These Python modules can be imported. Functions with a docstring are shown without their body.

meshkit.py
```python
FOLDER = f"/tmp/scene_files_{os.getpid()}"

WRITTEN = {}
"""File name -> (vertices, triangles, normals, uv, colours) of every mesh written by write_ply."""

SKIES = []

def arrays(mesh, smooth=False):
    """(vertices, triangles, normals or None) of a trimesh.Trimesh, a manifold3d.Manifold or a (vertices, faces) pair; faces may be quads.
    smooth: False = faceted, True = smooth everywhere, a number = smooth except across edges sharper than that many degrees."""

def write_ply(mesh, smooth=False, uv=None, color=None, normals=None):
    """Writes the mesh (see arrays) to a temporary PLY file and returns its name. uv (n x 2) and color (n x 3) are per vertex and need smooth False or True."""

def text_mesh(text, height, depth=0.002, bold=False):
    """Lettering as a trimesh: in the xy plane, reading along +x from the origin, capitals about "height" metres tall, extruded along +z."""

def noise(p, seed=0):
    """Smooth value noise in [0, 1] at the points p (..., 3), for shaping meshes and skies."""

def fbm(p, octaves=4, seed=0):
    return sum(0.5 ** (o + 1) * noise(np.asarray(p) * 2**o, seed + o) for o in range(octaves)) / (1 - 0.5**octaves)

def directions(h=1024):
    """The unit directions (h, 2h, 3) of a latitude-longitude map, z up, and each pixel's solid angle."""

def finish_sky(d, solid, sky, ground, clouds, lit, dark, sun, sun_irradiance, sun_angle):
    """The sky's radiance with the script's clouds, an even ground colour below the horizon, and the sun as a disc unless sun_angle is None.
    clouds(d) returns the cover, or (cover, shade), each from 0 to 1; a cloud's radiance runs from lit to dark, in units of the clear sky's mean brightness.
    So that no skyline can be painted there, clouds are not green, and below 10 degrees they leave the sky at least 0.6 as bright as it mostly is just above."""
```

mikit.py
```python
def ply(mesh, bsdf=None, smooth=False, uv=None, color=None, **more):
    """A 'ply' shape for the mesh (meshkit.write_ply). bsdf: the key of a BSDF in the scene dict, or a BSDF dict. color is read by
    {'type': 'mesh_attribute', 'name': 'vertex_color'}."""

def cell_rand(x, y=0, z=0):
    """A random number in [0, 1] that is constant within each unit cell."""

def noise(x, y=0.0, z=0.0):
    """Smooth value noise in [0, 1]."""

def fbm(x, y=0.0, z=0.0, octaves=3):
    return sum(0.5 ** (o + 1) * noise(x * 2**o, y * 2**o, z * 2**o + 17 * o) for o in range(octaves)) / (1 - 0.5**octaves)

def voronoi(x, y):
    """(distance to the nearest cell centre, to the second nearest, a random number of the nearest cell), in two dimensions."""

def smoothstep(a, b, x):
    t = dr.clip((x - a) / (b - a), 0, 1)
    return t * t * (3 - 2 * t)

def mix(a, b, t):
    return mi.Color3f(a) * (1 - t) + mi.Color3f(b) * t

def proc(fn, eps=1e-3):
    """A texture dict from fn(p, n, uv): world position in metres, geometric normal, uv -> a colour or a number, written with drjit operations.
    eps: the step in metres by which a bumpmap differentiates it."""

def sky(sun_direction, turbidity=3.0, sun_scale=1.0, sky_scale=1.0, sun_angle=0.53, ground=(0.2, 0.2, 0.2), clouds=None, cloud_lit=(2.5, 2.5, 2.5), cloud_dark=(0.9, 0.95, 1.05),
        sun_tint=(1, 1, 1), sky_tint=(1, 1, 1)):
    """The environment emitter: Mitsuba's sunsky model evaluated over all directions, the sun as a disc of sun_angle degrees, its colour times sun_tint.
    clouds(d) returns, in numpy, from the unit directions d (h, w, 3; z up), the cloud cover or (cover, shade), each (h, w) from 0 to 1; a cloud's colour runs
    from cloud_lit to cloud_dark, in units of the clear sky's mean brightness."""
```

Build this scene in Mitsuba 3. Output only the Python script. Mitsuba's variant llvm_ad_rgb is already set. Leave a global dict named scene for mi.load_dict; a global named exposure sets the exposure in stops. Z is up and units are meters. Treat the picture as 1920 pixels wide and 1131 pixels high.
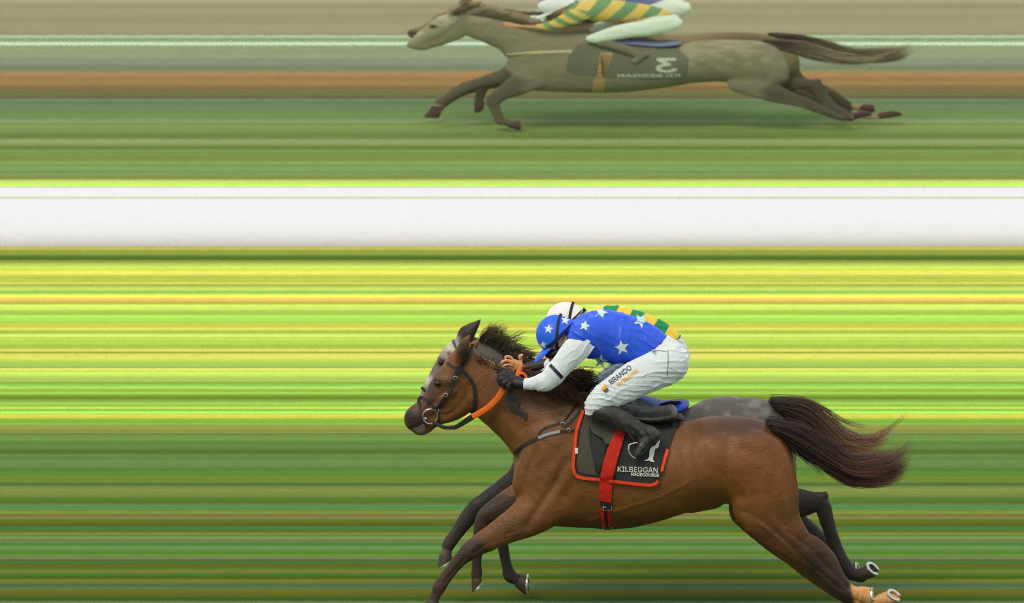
import math, random
import numpy as np, trimesh, shapely
import shapely.geometry as sg
import drjit as dr, mitsuba as mi
import mikit, meshkit
from scipy.interpolate import PchipInterpolator
from scipy.spatial import cKDTree

# ------------------------------------------------------------------ camera, sky, exposure
T = mi.ScalarTransform4f
TH = math.radians(10.0)                 # the stand camera looks 10 degrees down across the track
D, S0, Z0 = 120.0, 300.0, 2.06          # metres to the nearer horse, photo pixels per metre there, height of the aim point
FWD = np.array([0, math.cos(TH), -math.sin(TH)]); UPV = np.array([0, math.sin(TH), math.cos(TH)])
EYE = np.array([0, 0, Z0]) - D * FWD
scene, labels = {}, {}
scene['camera'] = {'type': 'thinlens', 'aperture_radius': 0.06, 'focus_distance': D, 'fov': 2 * math.degrees(math.atan(960 / S0 / D)), 'fov_axis': 'x', 'near_clip': 1.0, 'far_clip': 6000.0,
                   'to_world': T().look_at(origin=EYE.tolist(), target=(EYE + FWD).tolist(), up=[0, 0, 1])}
def cover(d):
    n = meshkit.fbm(d * 3.0, 4)
    return 0.82 + 0.18 * n, 0.55 * meshkit.fbm(d * 2.0 + 9, 3)
scene['sky'] = mikit.sky((-0.42, -0.62, 0.92), turbidity=3, sun_scale=0.20, sun_angle=22, clouds=cover, cloud_lit=(1.9, 1.9, 1.9), cloud_dark=(1.0, 1.02, 1.06), ground=(0.12, 0.2, 0.06))
exposure = 2.4
EV, EG = 1.0, 1.68                       # how bright white shows on upright and on level faces under this light

# ------------------------------------------------------------------ helpers
def lin(c):
    c = np.asarray(c, float) / 255.0
    return np.where(c < 0.04045, c / 12.92, ((c + 0.055) / 1.055) ** 2.4)
def C(r, g, b, e=None):
    return np.clip(lin((r, g, b)) / (EV if e is None else e), 0.002, 0.86)
def K(*a):
    return mi.Color3f(*[float(x) for x in C(*a)])
def P(px, py, y):
    """the point of the upright plane at depth y that the survey of the photograph puts at px, py"""
    px, py, y = np.broadcast_arrays(np.asarray(px, float), np.asarray(py, float), np.asarray(y, float))
    u, v = (px - 960) / (S0 * D), (565.5 - py) / (S0 * D)
    dy, dz = FWD[1] + v * UPV[1], FWD[2] + v * UPV[2]
    s = (y - EYE[1]) / dy
    return np.stack([s * u, y, EYE[2] + s * dz], -1)
def unP(V):
    q = np.asarray(V) - EYE
    s = q @ FWD
    return 960 + q[:, 0] / s * S0 * D, 565.5 - (q @ UPV) / s * S0 * D
def scale_at(y):
    return S0 * D / (D + y * FWD[1])
def chain(stations, d0=0.0, sub=4):
    a = []
    for st in stations:
        px, py, r = st[:3]
        yo = st[4] if len(st) > 4 else 0.0
        r = r / scale_at(d0)
        w = st[3] if len(st) > 3 and st[3] else r
        x, y, z = P(px, py, d0 + yo)
        a.append((x, y, z, r, w))
    a = np.array(a)
    if len(a) < 2:
        return np.vstack([a, a + [1e-5, 0, 0, 0, 0]])
    s = np.concatenate([[0], np.cumsum(np.linalg.norm(np.diff(a[:, :3], axis=0), axis=1) + 1e-6)])
    t = np.concatenate([np.linspace(s[i], s[i + 1], sub, endpoint=False) for i in range(len(s) - 1)] + [[s[-1]]])
    return PchipInterpolator(s, a)(t) if len(a) > 2 else np.stack([np.interp(t, s, a[:, k]) for k in range(5)], 1)

class Field:
    """a signed distance on a grid; blended limbs are added to it and its zero level is meshed"""
    def __init__(self, lo, hi, h):
        self.lo, self.h = np.asarray(lo, float), h
        self.n = np.ceil((np.asarray(hi) - self.lo) / h).astype(int) + 1
        self.ax = [self.lo[k] + h * np.arange(self.n[k]) for k in range(3)]
        self.D = np.full(self.n, 0.25, np.float32)
    @classmethod
    def around(cls, chains, h, pad=0.03):
        a = np.vstack(chains); r = np.maximum(a[:, 3], a[:, 4])[:, None] + pad
        return cls((a[:, :3] - r).min(0), (a[:, :3] + r).max(0), h)
    def box(self, lo, hi):
        i0 = np.clip(np.floor((np.asarray(lo) - self.lo) / self.h).astype(int), 0, self.n)
        i1 = np.clip(np.ceil((np.asarray(hi) - self.lo) / self.h).astype(int) + 1, 0, self.n)
        return tuple(slice(a, b) for a, b in zip(i0, i1))
    def axes(self, b):
        return [a[s].astype(np.float32) for a, s in zip(self.ax, b)]
    def seg(self, p, q, cap):
        pad = 0.03
        rr = max(p[3], q[3], p[4], q[4]) + pad
        b = self.box(np.minimum(p[:3], q[:3]) - rr, np.maximum(p[:3], q[:3]) + rr)
        x, y, z = self.axes(b)
        if not (len(x) and len(y) and len(z)):
            return b, None
        if cap:
            X, Y, Z = x[:, None, None], y[None, :, None], z[None, None, :]
            ab = (q - p)[:3]
            t = np.clip(((X - p[0]) * ab[0] + (Y - p[1]) * ab[1] + (Z - p[2]) * ab[2]) / (ab @ ab + 1e-12), 0, 1)
            d = np.sqrt((X - p[0] - t * ab[0]) ** 2 + (Y - p[1] - t * ab[1]) ** 2 + (Z - p[2] - t * ab[2]) ** 2) - (p[3] + t * (q[3] - p[3]))
            return b, d.astype(np.float32)
        X, Z = x[:, None], z[None, :]
        ax, az = q[0] - p[0], q[2] - p[2]
        t = np.clip(((X - p[0]) * ax + (Z - p[2]) * az) / (ax * ax + az * az + 1e-12), 0, 1)
        r, w, yo = (p[k] + t * (q[k] - p[k]) for k in (3, 4, 1))
        d2 = (X - p[0] - t * ax) ** 2 + (Z - p[2] - t * az) ** 2
        A, B, iw = (d2 / r ** 2)[:, None, :], (d2 / r ** 4)[:, None, :], (1 / w ** 2)[:, None, :]
        u = (y[None, :, None] - yo[:, None, :]) ** 2 * iw
        k0 = np.sqrt(A + u)
        return b, (k0 * (k0 - 1) / np.sqrt(B + u * iw + 1e-9)).astype(np.float32)
    def blend(self, b, d, k, sign=1):
        cur = self.D[b]
        if sign > 0:
            m = np.maximum(k - np.abs(cur - d), 0) / k if k > 0 else 0
            self.D[b] = np.minimum(cur, d) - (m * m * k * 0.25 if k > 0 else 0)
        else:
            m = np.maximum(k - np.abs(cur + d), 0) / k if k > 0 else 0
            self.D[b] = np.maximum(cur, -d) + (m * m * k * 0.25 if k > 0 else 0)
    def add(self, ch, k=0.02, cap=False, sign=1, inflate=0.0):
        ch = np.array(ch); ch[:, 3:] += inflate
        tmp = np.full(self.n, 0.25, np.float32)
        for i in range(len(ch) - 1):
            b, d = self.seg(ch[i], ch[i + 1], cap)
            if d is not None:
                tmp[b] = np.minimum(tmp[b], d)
        rr = ch[:, 3:].max() + 0.03 + k
        b = self.box(ch[:, :3].min(0) - rr, ch[:, :3].max(0) + rr)
        self.blend(b, tmp[b], k, sign)
        return self
    def loft(self, rows, d0, k=0.0, dy=0.0, yo=0.0):
        """slices across x: (px, top py, bottom py, half width)"""
        a = np.array(rows, float)
        X0 = P(a[:, 0], a[:, 1], d0)[:, 0]
        zt, zb = P(a[:, 0], a[:, 1] + dy, d0)[:, 2], P(a[:, 0], a[:, 2] + dy, d0)[:, 2]
        x, y, z = self.axes((slice(None),) * 3)
        f = [PchipInterpolator(X0, v)(np.clip(x, X0[0], X0[-1])) for v in (zt, zb, a[:, 3])]
        c, r, w = (f[0] + f[1]) / 2, np.maximum((f[0] - f[1]) / 2, 1e-3), np.maximum(f[2], 1e-3)
        ok = (x >= X0[0]) & (x <= X0[-1])
        A = ((z[None, :] - c[:, None]) / r[:, None]) ** 2
        A, B = A[:, None, :], (A / r[:, None] ** 2)[:, None, :]
        u = ((y[None, :] - d0 - yo) / w[:, None])[:, :, None] ** 2
        k0 = np.sqrt(A + u)
        d = (k0 * (k0 - 1) / np.sqrt(B + u / w[:, None, None] ** 2 + 1e-9)).astype(np.float32)
        d[~ok] = 0.25
        self.blend((slice(None),) * 3, np.minimum(d, 0.25), k)
        return self
    def clip(self, fn):
        x, y, z = self.axes((slice(None),) * 3)
        self.D = np.maximum(self.D, fn(x[:, None, None], y[None, :, None], z[None, None, :]).astype(np.float32))
        return self
    def mesh(self, relax=1):
        Dm = self.D; s = Dm < 0
        n = np.array(Dm.shape)
        c = np.zeros(n - 1, np.int8)
        corners = [(i, j, k) for i in (0, 1) for j in (0, 1) for k in (0, 1)]
        for i, j, k in corners:
            c += s[i:n[0] - 1 + i, j:n[1] - 1 + j, k:n[2] - 1 + k]
        cell = np.argwhere((c > 0) & (c < 8))
        val = np.stack([Dm[cell[:, 0] + i, cell[:, 1] + j, cell[:, 2] + k] for i, j, k in corners], 1)
        acc, cnt = np.zeros((len(cell), 3)), np.zeros(len(cell))
        co = np.array(corners, float)
        for a in range(8):
            for b in range(a + 1, 8):
                if np.abs(co[a] - co[b]).sum() != 1:
                    continue
                m = (val[:, a] < 0) != (val[:, b] < 0)
                t = val[m, a] / (val[m, a] - val[m, b])
                acc[m] += co[a] + t[:, None] * (co[b] - co[a]); cnt[m] += 1
        V = self.lo + self.h * (cell + acc / cnt[:, None])
        idx = np.full(n - 1, -1, np.int32); idx[tuple(cell.T)] = np.arange(len(cell))
        F = []
        for ax in range(3):
            o1, o2 = [k for k in range(3) if k != ax]
            lo_, hi_ = [slice(None)] * 3, [slice(None)] * 3
            lo_[ax], hi_[ax] = slice(0, -1), slice(1, None)
            e = np.argwhere(s[tuple(lo_)] != s[tuple(hi_)])
            e = e[(e[:, o1] > 0) & (e[:, o2] > 0) & (e[:, o1] < n[o1] - 1) & (e[:, o2] < n[o2] - 1)]
            def at(a, b):
                q = e.copy(); q[:, o1] += a; q[:, o2] += b
                return idx[tuple(q.T)]
            quad = np.stack([at(-1, -1), at(0, -1), at(0, 0), at(-1, 0)], 1)
            flip = s[tuple(e.T)] != (ax != 1)
            quad[flip] = quad[flip][:, ::-1]
            F.append(quad)
        F = np.vstack(F); F = F[(F >= 0).all(1)]
        F = np.vstack([F[:, [0, 1, 2]], F[:, [0, 2, 3]]])
        for _ in range(relax):
            V = relaxed(V, F, 0.5); V = relaxed(V, F, -0.52)
        return V, F
def relaxed(V, F, f):
    e = np.vstack([F[:, [0, 1]], F[:, [1, 2]], F[:, [2, 0]]])
    acc, cnt = np.zeros_like(V), np.zeros(len(V))
    for a, b in ((0, 1), (1, 0)):
        for k in range(3):
            acc[:, k] += np.bincount(e[:, a], V[e[:, b], k], len(V))
        cnt += np.bincount(e[:, a], minlength=len(V))
    return V + f * (acc / np.maximum(cnt, 1)[:, None] - V)
def normals(V, F):
    n = np.zeros_like(V); fn = np.cross(V[F[:, 1]] - V[F[:, 0]], V[F[:, 2]] - V[F[:, 0]])
    for k in range(3):
        for a in range(3):
            n[:, a] += np.bincount(F[:, k], fn[:, a], len(V))
    return n / np.maximum(np.linalg.norm(n, axis=1, keepdims=True), 1e-12)

OBJ = {}
def numbered(key):
    """key, or key_001, key_002 ... when the key is taken by an entry or by a thing's parts"""
    taken = lambda k: k in OBJ or k in labels or any(o.startswith(k + '__') for o in OBJ)
    if not taken(key):
        return key
    i = 1
    while taken(f'{key}_{i:03d}'):
        i += 1
    return f'{key}_{i:03d}'
def put(key, V, F, bsdf, color=None, smooth=True):
    key = numbered(key)
    V, F = np.asarray(V, float), np.asarray(F, int)
    if F.shape[1] == 4:
        F = np.vstack([F[:, [0, 1, 2]], F[:, [0, 2, 3]]])
    OBJ[key] = dict(V=V, F=F, bsdf=bsdf, color=color, smooth=smooth)
    scene[key] = mikit.ply((V, F), bsdf, smooth=True if color is not None and smooth else smooth, color=color)
    return key
def thing(name, label, cat, group=None, kind=None):
    key = numbered(name)
    labels[key] = {'label': label, 'category': cat}
    if group: labels[key]['group'] = group
    return key
def struct(name, V, F, bsdf, label=None, smooth=False, kind='structure'):
    key = put(name, V, F, bsdf, smooth=smooth)
    labels[key] = {'kind': kind}
    if label: labels[key]['label'] = label
    return key
def join(parts):
    V, F, at = [], [], 0
    for v, f in parts:
        V.append(v); F.append(np.asarray(f) + at); at += len(v)
    return np.vstack(V), np.vstack(F)
def tubes(Pt, R, sides=3):
    """Pt (n, m, 3) polylines, R (n, m) radii -> one mesh"""
    n, m, _ = Pt.shape
    t = np.gradient(Pt, axis=1); t /= np.linalg.norm(t, axis=2, keepdims=True) + 1e-12
    ref = np.where(np.abs(t[..., 1:2]) < 0.9, [0, 1.0, 0], [1.0, 0, 0])
    a = np.cross(t, ref); a /= np.linalg.norm(a, axis=2, keepdims=True) + 1e-12
    b = np.cross(t, a); ang = np.arange(sides) * 2 * np.pi / sides
    V = Pt[:, :, None] + R[:, :, None, None] * (np.cos(ang)[:, None] * a[:, :, None] + np.sin(ang)[:, None] * b[:, :, None])
    i, j, k = np.meshgrid(np.arange(n), np.arange(m - 1), np.arange(sides), indexing='ij')
    base = i * m * sides; k2 = (k + 1) % sides
    F = np.stack([base + j * sides + k, base + j * sides + k2, base + (j + 1) * sides + k2, base + (j + 1) * sides + k], -1).reshape(-1, 4)
    return V.reshape(-1, 3), np.vstack([F[:, [0, 1, 2]], F[:, [0, 2, 3]]])
def curve(pts, m):
    pts = np.asarray(pts, float)
    s = np.concatenate([[0], np.cumsum(np.linalg.norm(np.diff(pts, axis=0), axis=1) + 1e-9)])
    t = np.linspace(0, s[-1], m)
    return PchipInterpolator(s, pts)(t) if len(pts) > 2 else np.stack([np.interp(t, s, pts[:, k]) for k in range(pts.shape[1])], 1)
def tube(pts, r, m=24, sides=8):
    p = curve(pts, m)
    v, f = tubes(p[None], np.broadcast_to(r, (m,))[None] * 1.0, sides)
    caps = []
    for e, q in ((0, p[0]), (m - 1, p[-1])):
        i = len(v); v = np.vstack([v, q])
        ring = e * sides + np.arange(sides)
        caps.append(np.stack([np.full(sides, i), ring, np.roll(ring, -1)], 1))
    return v, np.vstack([f] + caps)
def pxcurve(pts, d0):
    return np.array([P(p[0], p[1], d0 + (p[2] if len(p) > 2 else 0)) for p in pts])

class Skin:
    """the side of a set of meshes that faces the stand (side -1) or away from it (+1), as a depth over x and z"""
    def __init__(self, keys, side=-1):
        V, N = [], []
        for k in keys:
            o = OBJ[k]; V.append(o['V']); N.append(normals(o['V'], o['F']))
        V, N = np.vstack(V), np.vstack(N)
        m = N[:, 1] * side > -0.05
        self.V, self.side = V[m], side
        self.tree = cKDTree(self.V[:, [0, 2]])
    def depth(self, x, z):
        d, i = self.tree.query(np.stack([x, z], -1), k=14)
        y = self.V[i, 1] * self.side
        w = np.where(y > y.max(1, keepdims=True) - 0.045, 1 / (d ** 2 + 4e-6), 0)
        return (y * w).sum(1) / w.sum(1) * self.side
    def lay(self, xy, off):
        y = np.full(len(xy), self.V[:, 1].mean())
        for _ in range(4):
            q = P(xy[:, 0], xy[:, 1], y); y = self.depth(q[:, 0], q[:, 2])
        return P(xy[:, 0], xy[:, 1], y + self.side * off)
def poly_mesh(poly, edge):
    out = []
    for g in getattr(poly, 'geoms', [poly]):
        g = g.simplify(0.05)
        if g.area < 0.05:
            continue
        v, f = trimesh.creation.triangulate_polygon(sg.Polygon(g.exterior.segmentize(edge).coords, [i.segmentize(edge).coords for i in g.interiors]), engine='earcut')
        v = np.column_stack([v, np.zeros(len(v))])
        v, f = trimesh.remesh.subdivide_to_size(v, f, edge * 1.6, max_iter=12)
        m = trimesh.Trimesh(v, f, process=True, merge_tex=True)
        out.append((np.array(m.vertices), np.array(m.faces)))
    return join(out)
def decal(poly, skin, off, thick=0.004, edge=5.0, puff=None):
    """a flat piece of cloth or leather laid on a skin: outline in survey pixels"""
    v, f = poly_mesh(poly, edge)
    a = skin.lay(v[:, :2], off + thick + (puff(v[:, 0], v[:, 1]) if puff else 0)); b = skin.lay(v[:, :2], off - 0.006)
    cr = np.cross(a[f[:, 1]] - a[f[:, 0]], a[f[:, 2]] - a[f[:, 0]])[:, 1].sum()
    if cr * skin.side < 0: f = f[:, ::-1]
    e = np.vstack([f[:, [0, 1]], f[:, [1, 2]], f[:, [2, 0]]])
    u, inv, cnt = np.unique(np.sort(e, 1), axis=0, return_inverse=True, return_counts=True)
    be = e[cnt[inv.ravel()] == 1]; n = len(a)
    wall = np.vstack([np.stack([be[:, 1], be[:, 0], be[:, 0] + n], 1), np.stack([be[:, 1], be[:, 0] + n, be[:, 1] + n], 1)])
    # walls get their own vertices so that the edge stays crisp
    vv = np.vstack([a, a, b]); wf = np.vstack([np.where(wall < n, wall + n, wall + n)])
    return vv, np.vstack([f, wf])
def strap(pts, width):
    p = curve(np.asarray(pts, float), max(12, 6 * len(pts)))
    return sg.LineString(p).buffer(width / 2, cap_style='flat')
def star(cx, cy, r, rot=0.0):
    a = np.radians(rot - 90 + 36 * np.arange(10)); q = np.where(np.arange(10) % 2 == 0, r, r * 0.42)
    return sg.Polygon(np.stack([cx + q * np.cos(a), cy + q * np.sin(a)], 1))
def text_poly(text, x, y, height, ang=0.0, squash=1.0, bold=False, flip=1):
    m = meshkit.text_mesh(text, 1.0, 0.01, bold)
    v, f = m.vertices, m.faces
    top = m.face_normals[:, 2] > 0.9
    tri = [sg.Polygon(v[t][:, :2]).buffer(0.004) for t in f[top]]
    p = shapely.union_all(tri)
    c, s = math.cos(math.radians(ang)), math.sin(math.radians(ang))
    k = height
    return shapely.affinity.affine_transform(p, [flip * k * squash * c, k * s, flip * k * squash * s, -k * c, x, y])
def box_mesh(lo, hi):
    m = trimesh.creation.box(bounds=[lo, hi]); return m.vertices, m.faces

# ------------------------------------------------------------------ materials
def mat(name, base, rough=0.6, spec=0.4, **more):
    scene['mat_' + name] = {'type': 'twosided', 'b': {'type': 'principled', 'base_color': base if isinstance(base, dict) else {'type': 'rgb', 'value': [float(x) for x in base]}, 'roughness': rough, 'specular': spec, **more}}
    return 'mat_' + name
VC = {'type': 'mesh_attribute', 'name': 'vertex_color'}
COAT = mat('coat', VC, 0.46, 0.34, sheen=0.2)
coat_relief = lambda p, n, uv: 0.55 * mikit.fbm(p.x * 26, p.y * 26, p.z * 26, 3) + 0.45 * mikit.noise(p.x * 70, p.y * 110, p.z * 130)
scene['mat_coat'] = {'type': 'twosided', 'b': {'type': 'bumpmap', 'relief': mikit.proc(coat_relief, 2e-3), 'scale': 0.0050, 'b': scene['mat_coat']['b']}}
HAIR = mat('hair', VC, 0.45, 0.4)
CLOTHV = mat('cloth_dyed', VC, 0.8, 0.25, sheen=0.3)
WHITEC = mat('white_cloth', C(222, 235, 245) * 0.98, 0.75, 0.25, sheen=0.2)
SILK = mat('blue_silk', C(38, 92, 236), 0.42, 0.5, sheen=0.3)
SHELL = mat('blue_cap_cover', C(40, 104, 245), 0.45, 0.45)
STARC = mat('pale_star', C(212, 238, 248), 0.6, 0.3)
CAPW = mat('white_cap_cover', C(244, 240, 244) * 0.97, 0.5, 0.4)
LEATH = mat('black_leather', mikit.proc(lambda p, n, uv: mikit.mix(K(30, 30, 32), K(80, 80, 76), mikit.fbm(p.x * 45, p.y * 45, p.z * 45, 3) ** 2)), 0.38, 0.55)
STRAPM = mat('dark_strap', C(40, 38, 38), 0.5, 0.45)
CLOTHB = mat('black_cloth', mikit.proc(lambda p, n, uv: mikit.mix(K(40, 46, 48), K(58, 62, 60), mikit.fbm(p.x * 60, p.y * 40, p.z * 60, 3))), 0.85, 0.25)
CLOTHG = mat('charcoal_cloth', mikit.proc(lambda p, n, uv: mikit.mix(K(66, 66, 58), K(86, 84, 74), mikit.fbm(p.x * 40, p.y * 40, p.z * 30, 3))), 0.8, 0.3)
REDB = mat('red_binding', C(252, 74, 34), 0.6, 0.3)
REDG = mat('red_girth', mikit.proc(lambda p, n, uv: mikit.mix(K(170, 34, 20), K(214, 44, 24), mikit.fbm(p.x * 30, p.y * 30, p.z * 90, 2))), 0.7, 0.3)
ORANGE = mat('orange_rubber', C(246, 112, 22), 0.55, 0.4)
METAL = mat('steel', (0.62, 0.63, 0.62), 0.28, 0.5, metallic=1.0)
SHOE = mat('aluminium_shoe', (0.75, 0.76, 0.74), 0.35, 0.5, metallic=0.85)
PRINT = mat('white_print', C(226, 232, 216), 0.7, 0.2)
PRGREY = mat('grey_print', C(92, 100, 106), 0.7, 0.2)
PRYEL = mat('yellow_print', C(240, 196, 92), 0.7, 0.2)
SKINM = mat('skin', mikit.proc(lambda p, n, uv: mikit.mix(K(222, 156, 108), K(242, 186, 134), mikit.fbm(p.x * 60, p.y * 60, p.z * 60, 2))), 0.5, 0.4)
HOOFD = mat('dark_hoof', mikit.proc(lambda p, n, uv: mikit.mix(K(52, 44, 36), K(84, 74, 58), mikit.fbm(p.x * 90, p.y * 90, p.z * 90, 3))), 0.5, 0.4)
HOOFL = mat('pale_hoof', mikit.proc(lambda p, n, uv: mikit.mix(K(176, 118, 66), K(228, 182, 118), mikit.fbm(p.x * 90, p.y * 90, p.z * 50, 3))), 0.5, 0.4)
EYEM = mat('eye', (0.012, 0.008, 0.006), 0.08, 0.6)
BLUEL = mat('blue_saddle_leather', C(26, 62, 176), 0.45, 0.45)
REFL = mat('reflective_strap', C(150, 158, 160), 0.4, 0.5)
GOGG = mat('goggle_lens', C(40, 32, 26), 0.15, 0.6)

# ------------------------------------------------------------------ the setting: striped turf, boundary board, far turf, track, path, rail, bank
def row_y(row):
    """where on level ground the survey row lies"""
    v = (565.5 - np.asarray(row, float)) / (S0 * D)
    dy, dz = FWD[1] + v * UPV[1], FWD[2] + v * UPV[2]
    return EYE[1] - EYE[2] / dz * dy
def at_y(row, y):
    return float(P(960, row, y)[2])
BANDS = '''1130 118 125 82|1126 70 112 52|1122 85 90 30|1118 78 110 38|1113 105 108 35|1108 115 118 48|1102 90 120 72|1096 82 112 72|1090 122 125 50|1083 75 105 30|1076 88 118 45|1070 118 120 45|1066 82 122 45|1061 95 100 40|1055 80 120 40|1050 82 110 68|1046 110 130 85|1042 108 145 58|1037 90 138 52|1032 98 132 68|1026 110 152 85|1021 85 125 58|1015 110 138 72|1009 122 142 80|1003 100 138 60|1000 125 145 60|997 110 120 40|993 88 130 62|988 88 120 60|982 98 112 35|976 100 120 40|972 128 140 75|965 118 120 65|962 130 145 65|958 110 130 65|952 85 138 68|948 95 132 78|943 82 115 45|938 88 122 48|930 105 138 60|926 120 142 65|919 133 152 75|913 112 145 75|909 100 120 55|905 102 138 65|898 118 140 55|893 105 140 50|886 98 140 65|880 92 130 50|875 108 142 75|867 108 145 75|860 100 140 70|855 108 148 75|851 102 132 62|847 88 122 45|840 98 132 65|834 105 138 70|829 98 140 60|825 115 155 75|819 120 150 75|814 110 140 65|811 145 165 90|808 135 145 65|806 150 160 80|800 148 165 75|794 150 195 85|791 130 180 65|786 155 195 65|783 215 235 95|780 220 220 85|778 215 225 85|773 185 248 110|769 145 190 65|765 190 232 95|760 150 205 70|756 165 215 90|751 135 178 70|747 115 150 45|742 138 170 62|737 165 218 90|732 160 190 75|729 175 215 90|726 175 225 95|721 145 205 85|717 155 190 75|713 178 212 95|709 175 215 110|704 205 238 90|700 212 255 120|697 195 225 90|692 225 240 115|689 165 180 85|686 175 215 100|681 162 210 85|677 195 225 95|673 230 240 110|670 220 230 105|665 222 235 105|661 180 190 70|657 225 230 110|653 190 210 90|648 175 212 80|640 192 235 95|635 202 232 100|629 220 255 115|624 175 210 80|621 190 205 85|617 222 235 110|614 212 220 90|610 203 205 75|606 188 220 95|603 178 220 90|600 188 240 98|593 192 245 105|588 170 210 80|584 195 225 95|580 208 240 105|573 218 252 115|569 195 200 80|566 210 200 95|562 245 225 105|558 253 250 115|553 235 255 105|549 165 205 90|546 180 220 105|541 215 240 110|536 178 198 80|531 208 225 100|527 200 210 85|524 190 215 80|518 215 225 95|514 240 248 120|509 243 245 95|500 205 240 105|494 170 185 80|490 160 172 75|486 98 122 42|480 102 130 48|476 155 170 72|470 160 175 75|465 215 205 95|350 215 250 130|347 200 245 120|342 203 240 120|338 190 205 100|336 150 165 85|332 138 160 85|328 132 160 92|322 122 150 85|317 125 162 98|311 122 155 85|306 145 170 100|302 130 155 80|297 128 150 80|290 125 145 78|283 122 152 85|277 108 135 70|270 132 155 90|264 142 165 110|259 120 140 72|252 110 140 75|244 122 148 85|238 132 155 90|233 125 145 85|228 138 160 105|222 118 148 105|218 115 145 85|213 112 145 82|205 112 138 95|198 115 140 100|192 105 125 85|188 105 140 105|184 110 115 80|182 112 112 78|178 110 120 75|174 120 118 75|168 130 115 75|163 140 118 80|158 150 130 85|154 160 130 88|148 165 128 88|142 165 135 95|136 160 140 95|132 130 140 105|128 130 145 115|122 135 150 125|115 138 155 130|109 145 160 125|102 150 165 135|95 155 170 130|86 155 170 130'''
bands = np.array([[float(x) for x in b.split()] for b in BANDS.split('|')])
by, bc = row_y(bands[:, 0]), np.clip(lin(bands[:, 1:]) / EG, 0.004, 0.6)
TY0, TSTEP, TN = -4.0, 0.02, 1450                       # the stripes of the turf, every 2 cm across the course
ty = TY0 + TSTEP * np.arange(TN)
rs = np.random.RandomState(5)
fine = np.interp(ty, np.linspace(ty[0], ty[-1], 500), rs.normal(0, 0.06, 500)) + np.interp(ty, np.linspace(ty[0], ty[-1], 170), rs.normal(0, 0.035, 170))
rowpx = .5 * (ty[1:] - ty[:-1]).mean()
fine = fine + np.where(ty < 15, 1, .5) * rs.normal(0, .075, TN)
base_ = np.stack([np.interp(ty, by, bc[:, k]) for k in range(3)], 1)
soft_ = np.stack([np.convolve(np.pad(base_[:, k], 12, 'edge'), np.ones(25) / 25, 'valid') for k in range(3)], 1)
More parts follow.
